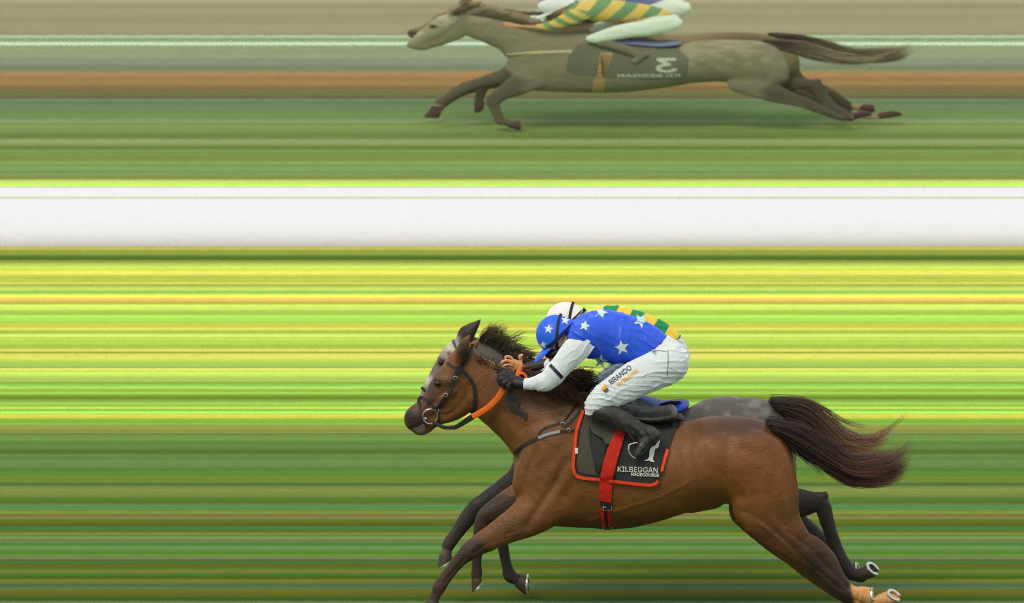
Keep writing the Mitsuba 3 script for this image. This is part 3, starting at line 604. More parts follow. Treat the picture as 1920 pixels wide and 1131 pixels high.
grey = dict(
    box=(738, 1690, 585, 1140), torso=[(x, {1280: 768, 1320: 752, 1360: 745, 1400: 746, 1440: 751, 1465: 766}.get(x, t - 32), b - 22, w) for x, t, b, w in torso], seed=5, base=C(82, 79, 72),
    limbs=[
        ([(884, 664, 29, .085), (914, 690, 43, .095), (955, 718, 50, .115), (1000, 748, 62, .14), (1040, 785, 84, .19)], .05),
        ([(876, 646, 20, .075), (854, 672, 29, .09), (840, 698, 30, .09), (821, 727, 26, .075), (806, 750, 21, .062), (796, 766, 18, .06)], .03),
        ([(872, 690, 28, .075), (862, 715, 28, .08), (842, 745, 20, .07), (820, 765, 15, .06), (808, 776, 13, .055)], .03),
        ([(842, 678, 8, .02, -.078), (828, 672, 7, .018, -.072)], .02), ([(842, 678, 8, .02, .078), (828, 672, 7, .018, .072)], .02),
        # ears
        ([(868, 645, 9, .026, -.06), (876, 630, 12.5, .032, -.065), (888, 615, 8, .022, -.065), (900, 600, 1.6, .008, -.06)], .012),
        ([(862, 638, 7, .024, .06), (868, 622, 8, .026, .065), (878, 613, 5.5, .016, .065), (890, 604, 1.6, .008, .065)], .012),
        ([(1065, 760, 30, .05, -.13), (1035, 820, 48, .06, -.15), (1000, 880, 40, .06, -.13)], .05),
        # near fore reaching out (leg that lies furthest left)
        ([(1010, 892, 44, .08, -.12), (965, 916, 33, .07, -.13), (930, 932, 23, .055, -.13), (897, 950, 18, .046, -.13)], .04),
        ([(897, 950, 18, .045, -.13), (878, 970, 16, .04, -.13), (862, 992, 13, .034, -.13), (850, 1008, 12, .032, -.13), (842, 1020, 12, .033, -.13), (838, 1030, 9.5, .03, -.13), (835, 1042, 11, .03, -.13)], .015),
        # far fore, folded back
        ([(1010, 900, 40, .07, .12), (975, 945, 28, .06, .13), (944, 984, 17, .046, .13), (940, 1000, 14, .038, .13), (944, 1030, 10.5, .028, .13), (951, 1062, 10, .028, .13), (957, 1080, 13, .033, .13), (968, 1086, 10.5, .03, .13), (975, 1089, 14, .03, .13)], .02),
        ([(1410, 840, 60, .07, -.17), (1425, 890, 62, .08, -.165), (1430, 925, 52, .08, -.15)], .05),
        # near hind: hock up behind the bay's buttock, cannon running down
        ([(1430, 930, 46, .08, -.13), (1475, 945, 34, .065, -.13), (1512, 943, 24, .045, -.13), (1534, 941, 17, .038, -.12), (1542, 950, 15.5, .034, -.12), (1551, 978, 14, .032, -.12), (1559, 1004, 13, .03, -.12), (1572, 1040, 13, .028, -.12), (1586, 1064, 14, .032, -.12), (1600, 1078, 12, .03, -.12), (1614, 1079, 14, .032, -.12)], .02),
        ([(1534, 934, 11, .03, -.12), (1546, 929, 7.5, .024, -.12)], .012),
        # far hind
        ([(1420, 920, 44, .08, .13), (1470, 968, 30, .06, .13), (1520, 1002, 20, .042, .12), (1555, 1035, 15, .034, .12), (1578, 1058, 12, .03, .11), (1592, 1068, 12, .03, .1)], .03),
    ],
    cuts=[],
    grooves=[([(1300, 770), (1318, 820), (1345, 875)], 14, .012), ([(1440, 790), (1456, 850), (1448, 900)], 9, .008), ([(905, 672), (940, 690), (985, 715)], 7, .006), ([(880, 690), (872, 720), (850, 745)], 6, .006)],
    blobs=[(1370, 770, 130, 44, C(84, 82, 77), .8), (1300, 775, 40, 26, C(96, 94, 88), .6), (940, 690, 70, 40, C(80, 79, 71), .8), (905, 655, 30, 22, C(98, 96, 86), .5), (846, 655, 22, 26, C(196, 190, 172), .95), (826, 690, 14, 20, C(160, 154, 140), .7), (812, 700, 16, 30, C(120, 108, 98), .6), (800, 712, 12, 14, C(196, 194, 186), .85), (790, 735, 14, 14, C(150, 148, 142), .6), (806, 690, 8, 14, C(70, 60, 52), .7), (828, 682, 12, 12, C(64, 56, 48), .85), (838, 664, 12, 8, C(130, 108, 80), .6), (842, 664, 4, 5, C(40, 36, 32), .9),
           (880, 622, 24, 26, C(52, 42, 34), .92), (893, 606, 8, 10, C(50, 38, 30), .8), (872, 622, 10, 14, C(30, 26, 22), .7), (1445, 770, 20, 30, C(80, 74, 68), .6), (960, 920, 60, 60, C(58, 54, 50), .9), (1520, 960, 60, 60, C(50, 46, 43), .95), (1000, 860, 60, 60, C(84, 78, 70), .5)],
    dark_limbs=[([(960, 910), (897, 950), (850, 1010), (834, 1060)], 36, gdk, .9), ([(832, 1036), (840, 1040)], 8, C(108, 96, 90), .8), ([(960, 950), (940, 990), (955, 1080), (990, 1100)], 34, gdk, .92), ([(1480, 945), (1540, 945), (1560, 1010), (1620, 1085)], 40, C(50, 45, 43), .92)],
    eyes=[(828, 680, -.084), (828, 680, .084)], dapple=C(110, 108, 104) * .6,
    hooves=[((836, 1041), (834, 1057), 12, 15, (.5, -.15, -.85), -.13, HOOFD), ((974, 1089), (987, 1096), 14, 20, (1, -.14, -.02), .13, HOOFD), ((1616, 1078), (1635, 1068), 12, 15.5, (.58, -.38, .7), -.12, HOOFD), ((1593, 1068), (1606, 1068), 11, 13, (.95, -.2, .25), .1, HOOFD)],
    hair=[('mane', [[(898, 642, 0), (908, 628, 0), (930, 608, 0)], [(906, 642, -.01), (924, 618, -.01), (946, 606, 0)], [(912, 645, -.01), (930, 626, -.02), (956, 611, 0)], [(920, 650, -.02), (940, 634, -.02), (966, 620, 0)], [(928, 655, -.02), (952, 638, -.02), (976, 624, 0)], [(940, 662, -.02), (962, 645, -.03), (984, 630, 0)], [(952, 670, -.02), (974, 650, -.03), (1000, 650, 0)], [(966, 678, -.02), (990, 662, -.03), (1012, 662, 0)], [(985, 688, -.02), (1010, 672, -.03), (1032, 680, 0)]], 900, 9, (.008, .014, .008), (.014, .02, .012), .0022, C(56, 49, 40), C(98, 92, 62)),
          ('mane', [[(946, 662, -.04), (960, 668, -.08), (978, 676, -.1)], [(955, 668, -.04), (980, 676, -.1), (1004, 690, -.11)], [(985, 685, -.04), (1010, 692, -.1), (1034, 705, -.12)]], 260, 8, (.010, .012, .010), (.016, .012, .012), .0026, C(54, 48, 40), C(64, 57, 46)),
          ('tail', [[(1446, 750, -.02), (1500, 750, -.02), (1540, 771, 0), (1580, 806, .02), (1624, 824, .04), (1668, 784, .05)], [(1450, 754, -.04), (1500, 762, -.05), (1540, 788, -.03), (1584, 820, 0), (1634, 830, .02), (1680, 790, .04)], [(1452, 762, -.04), (1500, 780, -.05), (1538, 808, -.03), (1586, 834, 0), (1640, 836, .02), (1674, 806, .04)], [(1454, 772, 0), (1498, 800, -.02), (1540, 826, -.02), (1588, 838, 0), (1630, 838, 0), (1660, 818, .02)]], 1700, 18, (.009, .03, .008), (.02, .03, .02), .0018, C(50, 44, 40), C(140, 106, 80)),
          ('tail', [[(1560, 795, 0), (1610, 822, .02), (1655, 800, .04), (1668, 776, .05)], [(1580, 815, 0), (1640, 830, .02), (1684, 806, .04), (1713, 772, .05)]], 90, 12, (.008, .02, .008), (.03, .03, .02), .0018, C(80, 62, 50), C(146, 104, 72))])
bay_key = make_horse('racehorse', 'bay racehorse with black legs galloping nearest, under the rider in blue', 'racehorses at the gallop', 0.0, bay)
grey_key = make_horse('racehorse', 'grey racehorse with dappled rump and white face galloping close behind the bay', 'racehorses at the gallop', 0.75, grey)

# ------------------------------------------------------------------ tack on the bay
bskin = Skin([bay_key + '__body'])
b_ = thing('bridle', 'dark leather bridle with a steel bit ring on the bay head', 'bridle', 'bridles of the racing horses')
def lay(key, pts, width, off=0.004, thick=0.006, m=STRAPM, skin=bskin, edge=4.0):
    V, F = decal(strap(pts, width), skin, off, thick, edge); return put(key, V, F, m, smooth=40)
lay(b_ + '__cheekpiece', [(872, 676), (862, 694), (852, 714), (838, 742), (824, 762), (817, 770)], 7.5)
lay(b_ + '__cheekpiece', [(858, 692), (852, 706), (850, 716)], 5, .006)
lay(b_ + '__browband', [(868, 688), (856, 690), (846, 686), (838, 680)], 5)
lay(b_ + '__headpiece', [(886, 645), (884, 658), (879, 672), (872, 680)], 6)
lay(b_ + '__throatlash', [(866, 694), (880, 709), (888, 724), (891, 744), (889, 764), (884, 776)], 6.5)
lay(b_ + '__noseband', [(786, 746), (792, 745), (800, 752), (808, 759), (816, 767)], 4.5)
lay(b_ + '__noseband', [(785, 746), (786, 762), (790, 778), (797, 792), (800, 803)], 5)
lay(b_ + '__chin_strap', [(816, 770), (822, 782), (822, 792), (814, 799)], 6)
for q in ((836, 741), (854, 709), (819, 770)):
    c = bskin.lay(np.array([q], float), 0.014)[0]
    V, F = tube(np.array([c + 0.012 * np.array([math.cos(a), 0, math.sin(a)]) for a in np.linspace(0, 6.283, 14)]), 0.003, 14, 5); put(b_ + '__buckle', V, F, METAL, smooth=40)
rc = bskin.lay(np.array([(806.5, 781.0)]), 0.016)[0]
V, F = tube(np.array([rc + 0.046 * np.array([math.cos(a), 0, math.sin(a)]) for a in np.linspace(0, 6.283, 40)]), 0.0042, 48, 7); put(b_ + '__bit_ring', V, F, METAL, smooth=50)
m = trimesh.creation.icosphere(2, 0.010); put(b_ + '__bit_boss', m.vertices + bskin.lay(np.array([(798.0, 785.0)]), 0.02)[0], m.faces, METAL, smooth=True)
# the rein: black leather from the bit, an orange rubber grip to the hands
r_ = thing('rein', 'rein with black leather end and bright orange rubber grip along the bay neck', 'rein')
def ribbon(pts, w, t=0.006, m=60):
    """a flat strap hanging free: pts survey px with absolute depth, w height in px"""
    p = curve(np.array([P(*q) for q in pts]), m); tt = np.gradient(p, axis=0); tt /= np.linalg.norm(tt, axis=1, keepdims=True)
    up = np.cross(tt, [0, 1.0, 0]); up /= np.linalg.norm(up, axis=1, keepdims=True); ny = np.cross(up, tt)
    h = (np.interp(np.linspace(0, 1, m), np.linspace(0, 1, len(w)), w) if np.ndim(w) else np.full(m, w)) / S0 / 2
    prof = [(-1, -1), (-0.6, -1.6), (0.6, -1.6), (1, -1), (1, 1), (-1, 1)]
    V = np.stack([p + up * (h * a)[:, None] + ny * (t / 2 * b) for a, b in prof], 1).reshape(-1, 3); k = len(prof)
    F = np.array([[i * k + j, i * k + (j + 1) % k, (i + 1) * k + (j + 1) % k, (i + 1) * k + j] for i in range(m - 1) for j in range(k)])
    F = np.vstack([F[:, [0, 1, 2]], F[:, [0, 2, 3]], [[0, j, j + 1] for j in range(1, k - 1)], [[(m - 1) * k, (m - 1) * k + j + 1, (m - 1) * k + j] for j in range(1, k - 1)]])
    return V, F
V, F = ribbon([(812, 791, -.085), (822, 797, -.09), (836, 802, -.1), (850, 802, -.11), (862, 797, -.12), (876, 788, -.13), (888, 780, -.135)], [6, 7, 7, 8, 9, 11, 11]); put(r_ + '__strap', V, F, STRAPM, smooth=40)
V, F = ribbon([(886, 781.5, -.137), (905, 771, -.145), (922, 758, -.15), (936, 742, -.155), (945, 727, -.16), (948, 719, -.16)], 10.5, .014); put(r_ + '__grip', V, F, ORANGE, smooth=40)
V, F = ribbon([(968, 707, -.14), (973, 698, -.10), (977, 690, .0), (980, 688, .2), (976, 700, .54)], [8, 9, 9, 8, 6], .010); put(r_ + '__grip', V, F, ORANGE, smooth=40)
V, F = ribbon([(972, 702, -.13), (980, 700, -.12), (986, 706, -.12), (988, 714, -.13), (987, 720, -.14)], [5, 4.5, 4.5, 4.5, 4], .008); put(r_ + '__grip_loop', V, F, ORANGE, smooth=40)
# loose end of the rein hanging on the neck
e_ = thing('rein_end', 'folded dark loose strap end hanging on the bay neck below the glove', 'strap')
lay(e_ + '__strap', [(955, 728), (956, 742), (956, 756), (961, 768), (972, 773), (982, 780), (985, 786)], 7, .004, .010)
lay(e_ + '__loop', [(958, 748), (966, 746), (972, 754), (968, 764), (976, 772), (988, 776)], 5, .010, .008)
# breastplate
p_ = thing('breastplate', 'thin dark breastplate strap with pale reflective piece across the bay shoulder', 'strap')
lay(p_ + '__strap', [(965, 851), (978, 838), (994, 828), (1010, 821)], 6)
lay(p_ + '__reflective_strip', [(1009, 821), (1028, 814), (1050, 809)], 5.5, .005, m=REFL)
lay(p_ + '__strap', [(1050, 809), (1070, 807), (1092, 803)], 4.5)
lay(p_ + '__wither_strap', [(1009, 819), (1012, 810), (1022, 802), (1040, 796), (1054, 791)], 3)
lay(p_ + '__wither_strap', [(1052, 794), (1062, 782), (1074, 768), (1084, 756)], 3.5)
lay(p_ + '__wither_strap', [(1056, 800), (1068, 792), (1080, 778), (1090, 768)], 3.5)
for q in ((1066, 807), (1055, 795)):
    c = bskin.lay(np.array([q], float), 0.012)[0]; V, F = tube(np.array([c + 0.011 * np.array([math.cos(a), 0, math.sin(a)]) for a in np.linspace(0, 6.283, 14)]), 0.0028, 14, 5); put(p_ + '__ring', V, F, METAL, smooth=40)
# saddle cloth
cloth = sg.Polygon([(1094, 768), (1150, 772), (1230, 786), (1282, 790), (1270, 800), (1262, 818), (1252, 846), (1244, 874), (1236, 902), (1228, 909), (1218, 910), (1155, 904), (1122, 899), (1092, 897), (1080, 892), (1074, 880), (1075, 851), (1081, 807), (1088, 782)])
c_ = thing('saddle_cloth', 'black saddle cloth with red binding and white racecourse lettering on the bay', 'saddle cloth', 'saddle cloths of the racing horses')
puffc = lambda x, y: 0.010 + 0.007 * np.sin((x - y * .35) * .16) * np.clip((y - 830) / 60, 0, 1) * (x < 1150) + 0.004 * (meshkit.fbm(np.stack([x / 22, y / 30, 0 * x], -1), 3) - .5)
V, F = decal(cloth, bskin, .004, .004, 4.5, puffc); put(c_ + '__cloth', V, F, CLOTHB, smooth=40)
cskin = bskin
_decal = decal
def on_cloth(poly, lift, thick, edge):
    return _decal(poly, bskin, .009 + lift, thick, edge, puffc)
edge_line = [(1093.5, 769), (1088, 784), (1081, 808), (1076, 850), (1074.5, 876), (1077, 888), (1083, 894), (1095, 897), (1122, 899.5), (1155, 903.5), (1190, 907.5), (1218, 910), (1229, 907.5), (1234, 902)]
V, F = on_cloth(sg.LineString(edge_line).buffer(2.9, join_style='round', cap_style='flat'), 0.0010, .006, 3.0); put(c_ + '__binding', V, F, REDB, smooth=50)
V, F = on_cloth(sg.LineString([(1252, 842), (1247, 858), (1242, 878), (1241, 884)]).buffer(2.6, cap_style='flat'), 0.0010, .006, 3.0); put(c_ + '__binding', V, F, REDB, smooth=50)
V, F = on_cloth(sg.Polygon([(1078.5, 840), (1084, 840), (1083.5, 850.5), (1078, 850.5)]), 0.0050, .004, 3); put(c_ + '__label_tag', V, F, PRINT)
front = sg.Polygon([(1097, 778), (1104, 786), (1106, 830), (1114, 870), (1119, 892), (1098, 889), (1086, 885), (1081, 876), (1083, 850), (1089, 806)])
V, F = on_cloth(front, 0.0025, .003, 4.5); put(c_ + '__front_panel', V, F, CLOTHG, smooth=40)
V, F = on_cloth(text_poly('KILBEGGAN', 1157, 884.5, 9.6, 1.5, 1.0), 0.0030, .003, 2.0); put(c_ + '__lettering', V, F, PRINT)
V, F = on_cloth(text_poly('RACECOURSE', 1183, 892, 5.6, 2.5, 1.02, True), 0.0030, .003, 1.6); put(c_ + '__lettering', V, F, PRINT)
q = np.array([(1085, 70), (1095, 100), (1075, 165), (1055, 250), (1010, 262), (985, 270), (965, 370), (945, 450), (925, 520), (945, 550), (975, 580), (930, 585), (870, 565), (825, 545), (790, 560), (735, 555), (740, 540), (800, 525), (835, 470), (850, 380), (850, 330), (890, 240), (950, 205), (1000, 185), (1030, 130), (1060, 100)], float)
V, F = on_cloth(sg.Polygon(q * [110 / 1382, 110 / 1382] + [1150, 820]), 0.0030, .003, 2.0); put(c_ + '__emblem', V, F, PRINT)
# girth
g_ = thing('girth', 'wide red girth strap around the bay belly with black elastic and a buckle', 'girth')
gsk = bskin
puffg = lambda x, y: puffc(x, y) * np.clip((903 - y) / 10, 0, 1) + .012 * np.clip((905 - y) / 8, 0, 1)
V, F = decal(sg.Polygon([(1159, 804), (1172, 812), (1166, 834), (1156, 868), (1148, 905), (1146.5, 943), (1124, 939), (1123.5, 905), (1130, 868), (1142, 834), (1152, 812)]), gsk, .008, .010, 4, puffg); put(g_ + '__band', V, F, REDG, smooth=40)
V, F = decal(sg.Polygon([(1125, 938), (1146, 942), (1146, 955), (1126, 951)]), gsk, .004, .010, 3); put(g_ + '__elastic', V, F, STRAPM, smooth=40)
lay(g_ + '__billet', [(1127, 949), (1129, 966), (1133, 988)], 6.5, .003, .007, REDG, gsk); lay(g_ + '__billet', [(1142, 952), (1142, 968), (1143, 988)], 5.5, .003, .007, REDG, gsk)
V, F = decal(sg.Polygon([(1132, 952), (1138, 953), (1141, 990), (1136, 990)]), gsk, .002, .005, 3); put(g_ + '__elastic', V, F, STRAPM, smooth=40)
for q in ((1139, 954), (1139, 990)):
    c = bskin.lay(np.array([q], float), 0.014)[0]; V, F = tube(np.array([c + np.array([0.026 * a, 0, 0.011 * b]) for a, b in ((-1, -1), (1, -1), (1, 1), (-1, 1), (-1, -1))]), 0.0035, 17, 5); put(g_ + '__buckle', V, F, METAL, smooth=40)
# the bay's racing saddle: small flap, seat under the rider, stirrup
s_ = thing('saddle', 'small dark racing saddle with grey flap and steel stirrup on the bay', 'saddle', 'racing saddles')
flap = sg.Polygon([(1108, 776), (1160, 772), (1178, 792), (1172, 806), (1152, 832), (1136, 833), (1130, 822), (1112, 812), (1103, 796)])
V, F = on_cloth(flap, 0.0070, .012, 4.5); put(s_ + '__flap', V, F, CLOTHG, smooth=40)
V, F = on_cloth(sg.Polygon([(1104, 812), (1118, 820), (1124, 822), (1135, 836), (1132, 862), (1122, 886), (1113, 868), (1108, 840)]), 0.0050, .005, 4.5); put(s_ + '__girth_guard', V, F, CLOTHB, smooth=40)
f = Field.around([chain([(1140, 764, 14, .17), (1200, 778, 12, .19), (1262, 780, 14, .2)])], .009)
f.add(chain([(1128, 762, 16, .12), (1160, 770, 13, .17), (1215, 778, 12, .19), (1258, 774, 13, .17)]), .01); V, F = f.mesh(); put(s_ + '__seat', V, F, LEATH, smooth=True)
# number cloth and saddle on the grey
gskf = Skin([grey_key + '__body'], 1)
c2 = thing('saddle_cloth', 'dark saddle cloth under the blue saddle of the grey, mostly hidden', 'saddle cloth', 'saddle cloths of the racing horses')
gcl = sg.Polygon([(1100, 742), (1280, 760), (1304, 800), (1300, 880), (1285, 890), (1090, 868), (1076, 850), (1080, 790)])
V, F = decal(gcl, gskf, .006, .008, 6); put(c2 + '__cloth', V, F, CLOTHB, smooth=40)
gcs = gskf
V, F = decal(text_poly('3', 1287, 853, 54, 0, 1.0, True, -1), gcs, .017, .004, 3); put(c2 + '__number', V, F, PRINT)
V, F = decal(text_poly('KILBEGGAN', 1290, 876, 13, 0, 1.15, True, -1), gcs, .017, .004, 2.2); put(c2 + '__lettering', V, F, PRINT)
gskn = Skin([grey_key + '__body'], -1)
s2 = thing('saddle', 'blue saddle with raised rear edge on the grey behind the riders boots', 'saddle', 'racing saddles')
st = [(1192, 744, 8, .17), (1212, 750, 8, .18), (1236, 760, 10, .19), (1262, 762, 10, .18), (1288, 758, 6.5, .14)]
f = Field.around([chain(st, .75)], .008); f.add(chain([(1120, 748, 16, .15), (1170, 752, 14, .18), (1215, 758, 11, .19), (1245, 764, 10, .19), (1268, 762, 10, .18), (1286, 758, 6.5, .13)], .75), .01); V, F = f.mesh(); put(s2 + '__seat', V, F, BLUEL, smooth=True)
ssk = Skin([s2 + '__seat'], -1)
V, F = decal(sg.Polygon([(1236, 757), (1256, 752), (1280, 752), (1262, 757), (1240, 762)]), ssk, .002, .003, 3); put(s2 + '__pad', V, F, CLOTHG, smooth=40)
g2 = thing('girth', 'orange girth strap around the grey, seen only from its far side', 'girth')
V, F = decal(sg.Polygon([(1140, 775), (1163, 775), (1152, 850), (1146, 958), (1124, 958), (1130, 850)]), Skin([grey_key + '__body', c2 + '__cloth'], 1), .004, .008, 5); put(g2 + '__band', V, F, ORANGE, smooth=40)
b2 = thing('bridle', 'thin dark bridle with blue grey browband on the grey head', 'bridle', 'bridles of the racing horses')
BROW = mat('browband_blue', C(74, 98, 108), 0.6, 0.3)
lay(b2 + '__browband', [(849.5, 637), (852, 646), (857, 655), (864, 662)], 5.5, .004, .006, BROW, gskn)
lay(b2 + '__cheekpiece', [(884, 640), (872, 660), (856, 690), (834, 722), (818, 744)], 6, .004, .006, STRAPM, gskn)
lay(b2 + '__noseband', [(790, 726), (802, 738), (816, 748)], 5, .004, .006, STRAPM, gskn)
lay(b2 + '__crest_plait', [(902, 676), (912, 684), (926, 690), (938, 694)], 5, .004, .010, HAIR if 0 else STRAPM, gskn)
for sk, side in ((gskf, 1),):
    V, F = decal(strap([(884, 640), (872, 660), (856, 690), (834, 722), (818, 744)], 6), sk, .004, .006, 4); put(b2 + '__cheekpiece', V, F, STRAPM, smooth=40)
    V, F = decal(strap([(965, 800), (1000, 785), (1060, 775), (1095, 772)], 8), sk, .004, .008, 5); put(b2 + '__breast_strap', V, F, REFL, smooth=40)

# ------------------------------------------------------------------ riders
def plane(px, py, nx, ny, d0):
    """signed side of the line through survey px,py with outward px normal (nx, ny), as a function of world x, z"""
    q = P(px, py, d0); n = np.array([nx, -ny], float); n /= np.linalg.norm(n)
    return lambda x, y, z: (x - q[0]) * n[0] + (z - q[2]) * n[1] + 0 * y
def garment(key, chains, d0, bsdf, h=.006, k=.02, infl=0.0, clips=(), color=None, fold=None, pad=.03):
    f = Field.around([c for c in chains], h, pad)
    for c in chains: f.add(c, k, inflate=infl)
    for c in clips: f.clip(c)
    V, F = f.mesh()
    if fold is not None:
        N = normals(V, F); V = V + N * fold(V, N)[:, None]
    return put(key, V, F, bsdf, color(V) if color else None, smooth=True)
def folds(V, ang, wave, amp, seed, d0, warp=2.2):
    """cloth creases: warped ridges across direction ang (degrees, survey plane), in px"""
    px, py = unP(V); c, s = math.cos(math.radians(ang)), math.sin(math.radians(ang))
    u, v = px * c + py * s, -px * s + py * c
    w = meshkit.fbm(np.stack([u / 40, v / 40, V[:, 1] * 6], -1), 3, seed) * warp
    r = 1 - np.abs(np.sin(np.pi * (v / wave + w + .25 * np.sin(u / 30))))
    gate = np.clip((meshkit.fbm(np.stack([u / 60, v / 26, V[:, 1] * 5], -1), 2, seed + 9) - .34) * 4, 0, 1)
    return amp * (1.2 * r ** 3 - .5) * gate + .004 * (meshkit.fbm(V * 18, 3, seed + 5) - .5)

def finger(a, b, c, r):
    return np.array([[*a, r, r], [*b, r * .95, r * .95], [*c, r * .8, r * .8]])

def make_rider(name, label, d0, o, sp):
    """o = offset in survey px of this rider from the nearer one; sp = what differs"""
    dx, dy = o
    S = lambda st: [(s[0] + dx, s[1] + dy, *s[2:]) for s in st]
    p = thing(name, label, 'person')
    CH = lambda st, sub=4: chain(S(st), d0, sub)
    torso = CH(sp['torso']); sh_n = CH(sp['shoulder_n']); sh_f = CH(sp['shoulder_f'])
    hip = CH(sp['hip']); th_n, th_f = CH(sp['thigh_n']), CH(sp['thigh_f'])
    bt_n, ft_n, bt_f, ft_f = CH(sp['boot_n']), CH(sp['foot_n']), CH(sp['boot_f']), CH(sp['foot_f'])
    ua_n, fa_n, ua_f, fa_f = CH(sp['upper_n']), CH(sp['fore_n']), CH(sp['upper_f']), CH(sp['fore_f'])
    hx, hy = sp.get("head", (0, 0)); HH = lambda st: CH([(s[0] + hx, s[1] + hy, *s[2:]) for s in st])
    head = [HH([(1050, 637, 27, .074), (1056, 652, 24, .07)]), HH([(1052, 664, 17, .055), (1058, 678, 10, .034), (1064, 684, 7, .024)]), HH([(1040, 666, 4.5, .016), (1034, 674, 5.5, .017), (1038, 677, 3.5, .014)]), HH([(1064, 650, 18, .05), (1092, 640, 22, .06)]), HH([(1063, 640, 8, .012, -.075), (1066, 634, 6, .010, -.078)]), HH([(1063, 640, 8, .012, .075), (1066, 634, 6, .010, .078)]), HH([(1050, 674, 4, .022), (1047, 676, 2.5, .02)])]
    # one continuous body under the clothes, hands with five fingers each
    body = [torso, sh_n, sh_f, hip, th_n, th_f, bt_n, bt_f, ft_n, ft_f, ua_n, fa_n, ua_f, fa_f]
    hands = [hand_chains(S, d0, h) for h in sp['hands']]
    f = Field.around(body + head + [c for h in hands for c, _ in h], .0052)
    for c in body:
        cc = c.copy(); cc[:, 3:] = np.maximum(cc[:, 3:] - .014, .010); f.add(cc, .015)
    for c in head: f.add(c, .012)
    for h in hands:
        for c, k in h: f.add(c, k, cap=k < .009)
    V, F = f.mesh(0); put(p + '__body', V, F, SKINM, smooth=True)
    # clothes
    waist = plane(sp['waist'][0][0] + dx, sp['waist'][0][1] + dy, *sp['waist'][1], d0)
    vest = garment(p + '__vest', [torso, sh_n, sh_f], d0, sp['vest_m'], infl=.002, k=.03, clips=[waist], color=sp.get('vest_c'), fold=lambda V, N: folds(V, 28, 13, .007, 3, d0, 1.8) + folds(V, 75, 20, .006, 31, d0, 1.5))
    wn = plane(sp['waist'][0][0] + dx + 1, sp['waist'][0][1] + dy, -sp['waist'][1][0], -sp['waist'][1][1], d0)
    kn, kf = (plane(a[0] + dx, a[1] + dy, *n, d0) for a, n in sp['knee'])
    legs = Field.around([hip, th_n, th_f, torso[-4:]], .0055)
    legs.add(torso[-5:], .03, inflate=-.004); legs.add(hip, .03); legs.clip(wn); legs.add(th_n, .03); legs.add(th_f, .03)
    V, F = legs.mesh(); N = normals(V, F); V = V + N * (folds(V, sp['fold_ang'], 9.5, .0062, 11, d0, 1.6) + folds(V, sp['fold_ang'] - 18, 24, .006, 14, d0, 1.5))[:, None]
    br = put(p + '__breeches', V, F, WHITEC, smooth=True)
    for i, (b, ft) in enumerate(((bt_n, ft_n), (bt_f, ft_f))):
        ff = Field.around([b, ft], .0055); ff.add(b, .02); ff.add(ft, .02); V, F = ff.mesh(); N = normals(V, F)
        px, py = unP(V); q = np.exp(-(((px - sp['ankle'][i][0] - dx) / 26) ** 2 + ((py - sp['ankle'][i][1] - dy) / 24) ** 2))
        V = V + N * (folds(V, 60, 13, .006, 7 + i, d0) * (.25 + 1.2 * q))[:, None]
        put(p + '__boot', V, F, LEATH, smooth=True)
    for i, (u, fo) in enumerate(((ua_n, fa_n), (ua_f, fa_f))):
        cl = [plane(*sp['cuff'][i][0], *sp['cuff'][i][1], d0)] if sp['cuff'][i] else []
        garment(p + '__sleeve', [u, fo], d0, sp['sleeve_m'], infl=.001, k=.025, clips=cl, color=sp.get('sleeve_c'), fold=lambda V, N: folds(V, -50, 15, .008, 21, d0))
    return p, vest, br

def hand_chains(S, d0, h):
    """h: list of (points px with depth, radius px, kind) -> chains with blend widths"""
    out = []
    for pts, r, kind in h:
        c = chain(S([(q[0], q[1], r * (q[3] if len(q) > 3 else 1), None, q[2]) for q in pts]), d0, 3)
        if kind == 'palm': c[:, 4] = c[:, 3] * .55
        out.append((c, .012 if kind == 'palm' else .0035))
    return out

def make_helmet(p, cx, cy, d0, shell_m, strap_m, stars, band):
    """cap over a riding helmet: half ball cut along the rim, peak, rim strap, cover strap"""
    n = np.array([-.72, -.69])
    f = Field.around([chain([(cx, cy, 41, .118)], d0)], .005, .02)
    f.add(chain([(cx - 3, cy - 3, 37, .110), (cx + 6, cy + 1, 37, .112)], d0), .01)
    rim = plane(cx + 3, cy + 3, -n[0], -n[1], d0); f.clip(rim)
    V, F = f.mesh(); hk = put(p + '__helmet', V, F, shell_m, smooth=50)
    f = Field.around([chain([(cx - 26, cy + 33, 14, .11), (cx - 40, cy + 48, 6, .09)], d0)], .004, .02)
    f.add(chain([(cx - 14, cy + 22, 12, .085), (cx - 27, cy + 36, 8.5, .08), (cx - 39, cy + 47, 4, .05)], d0), .01)
    f.clip(plane(cx + 4.5, cy + 4.5, -n[0], -n[1], d0)); f.clip(plane(cx + .0, cy + .0, n[0], n[1], d0))
    V, F = f.mesh(); put(hk + '__peak', V, F, shell_m, smooth=50)
    hs = Skin([hk])
    a, b = (cx - 28, cy + 33), (cx + 34, cy - 27)
    V, F = decal(sg.LineString([a, b]).buffer(3.2, cap_style='flat'), hs, .001, .003, 3); put(hk + '__rim_band', V, F, strap_m, smooth=40)
    if band:
        V, F = decal(strap(band, 5.2), hs, .001, .004, 3); bk = put(hk + '__cover_strap', V, F, strap_m, smooth=40)
    for s in stars:
        V, F = decal(star(*s), hs, .001, .0025, 2.2); put(hk + '__star', V, F, STARC)
    return hk

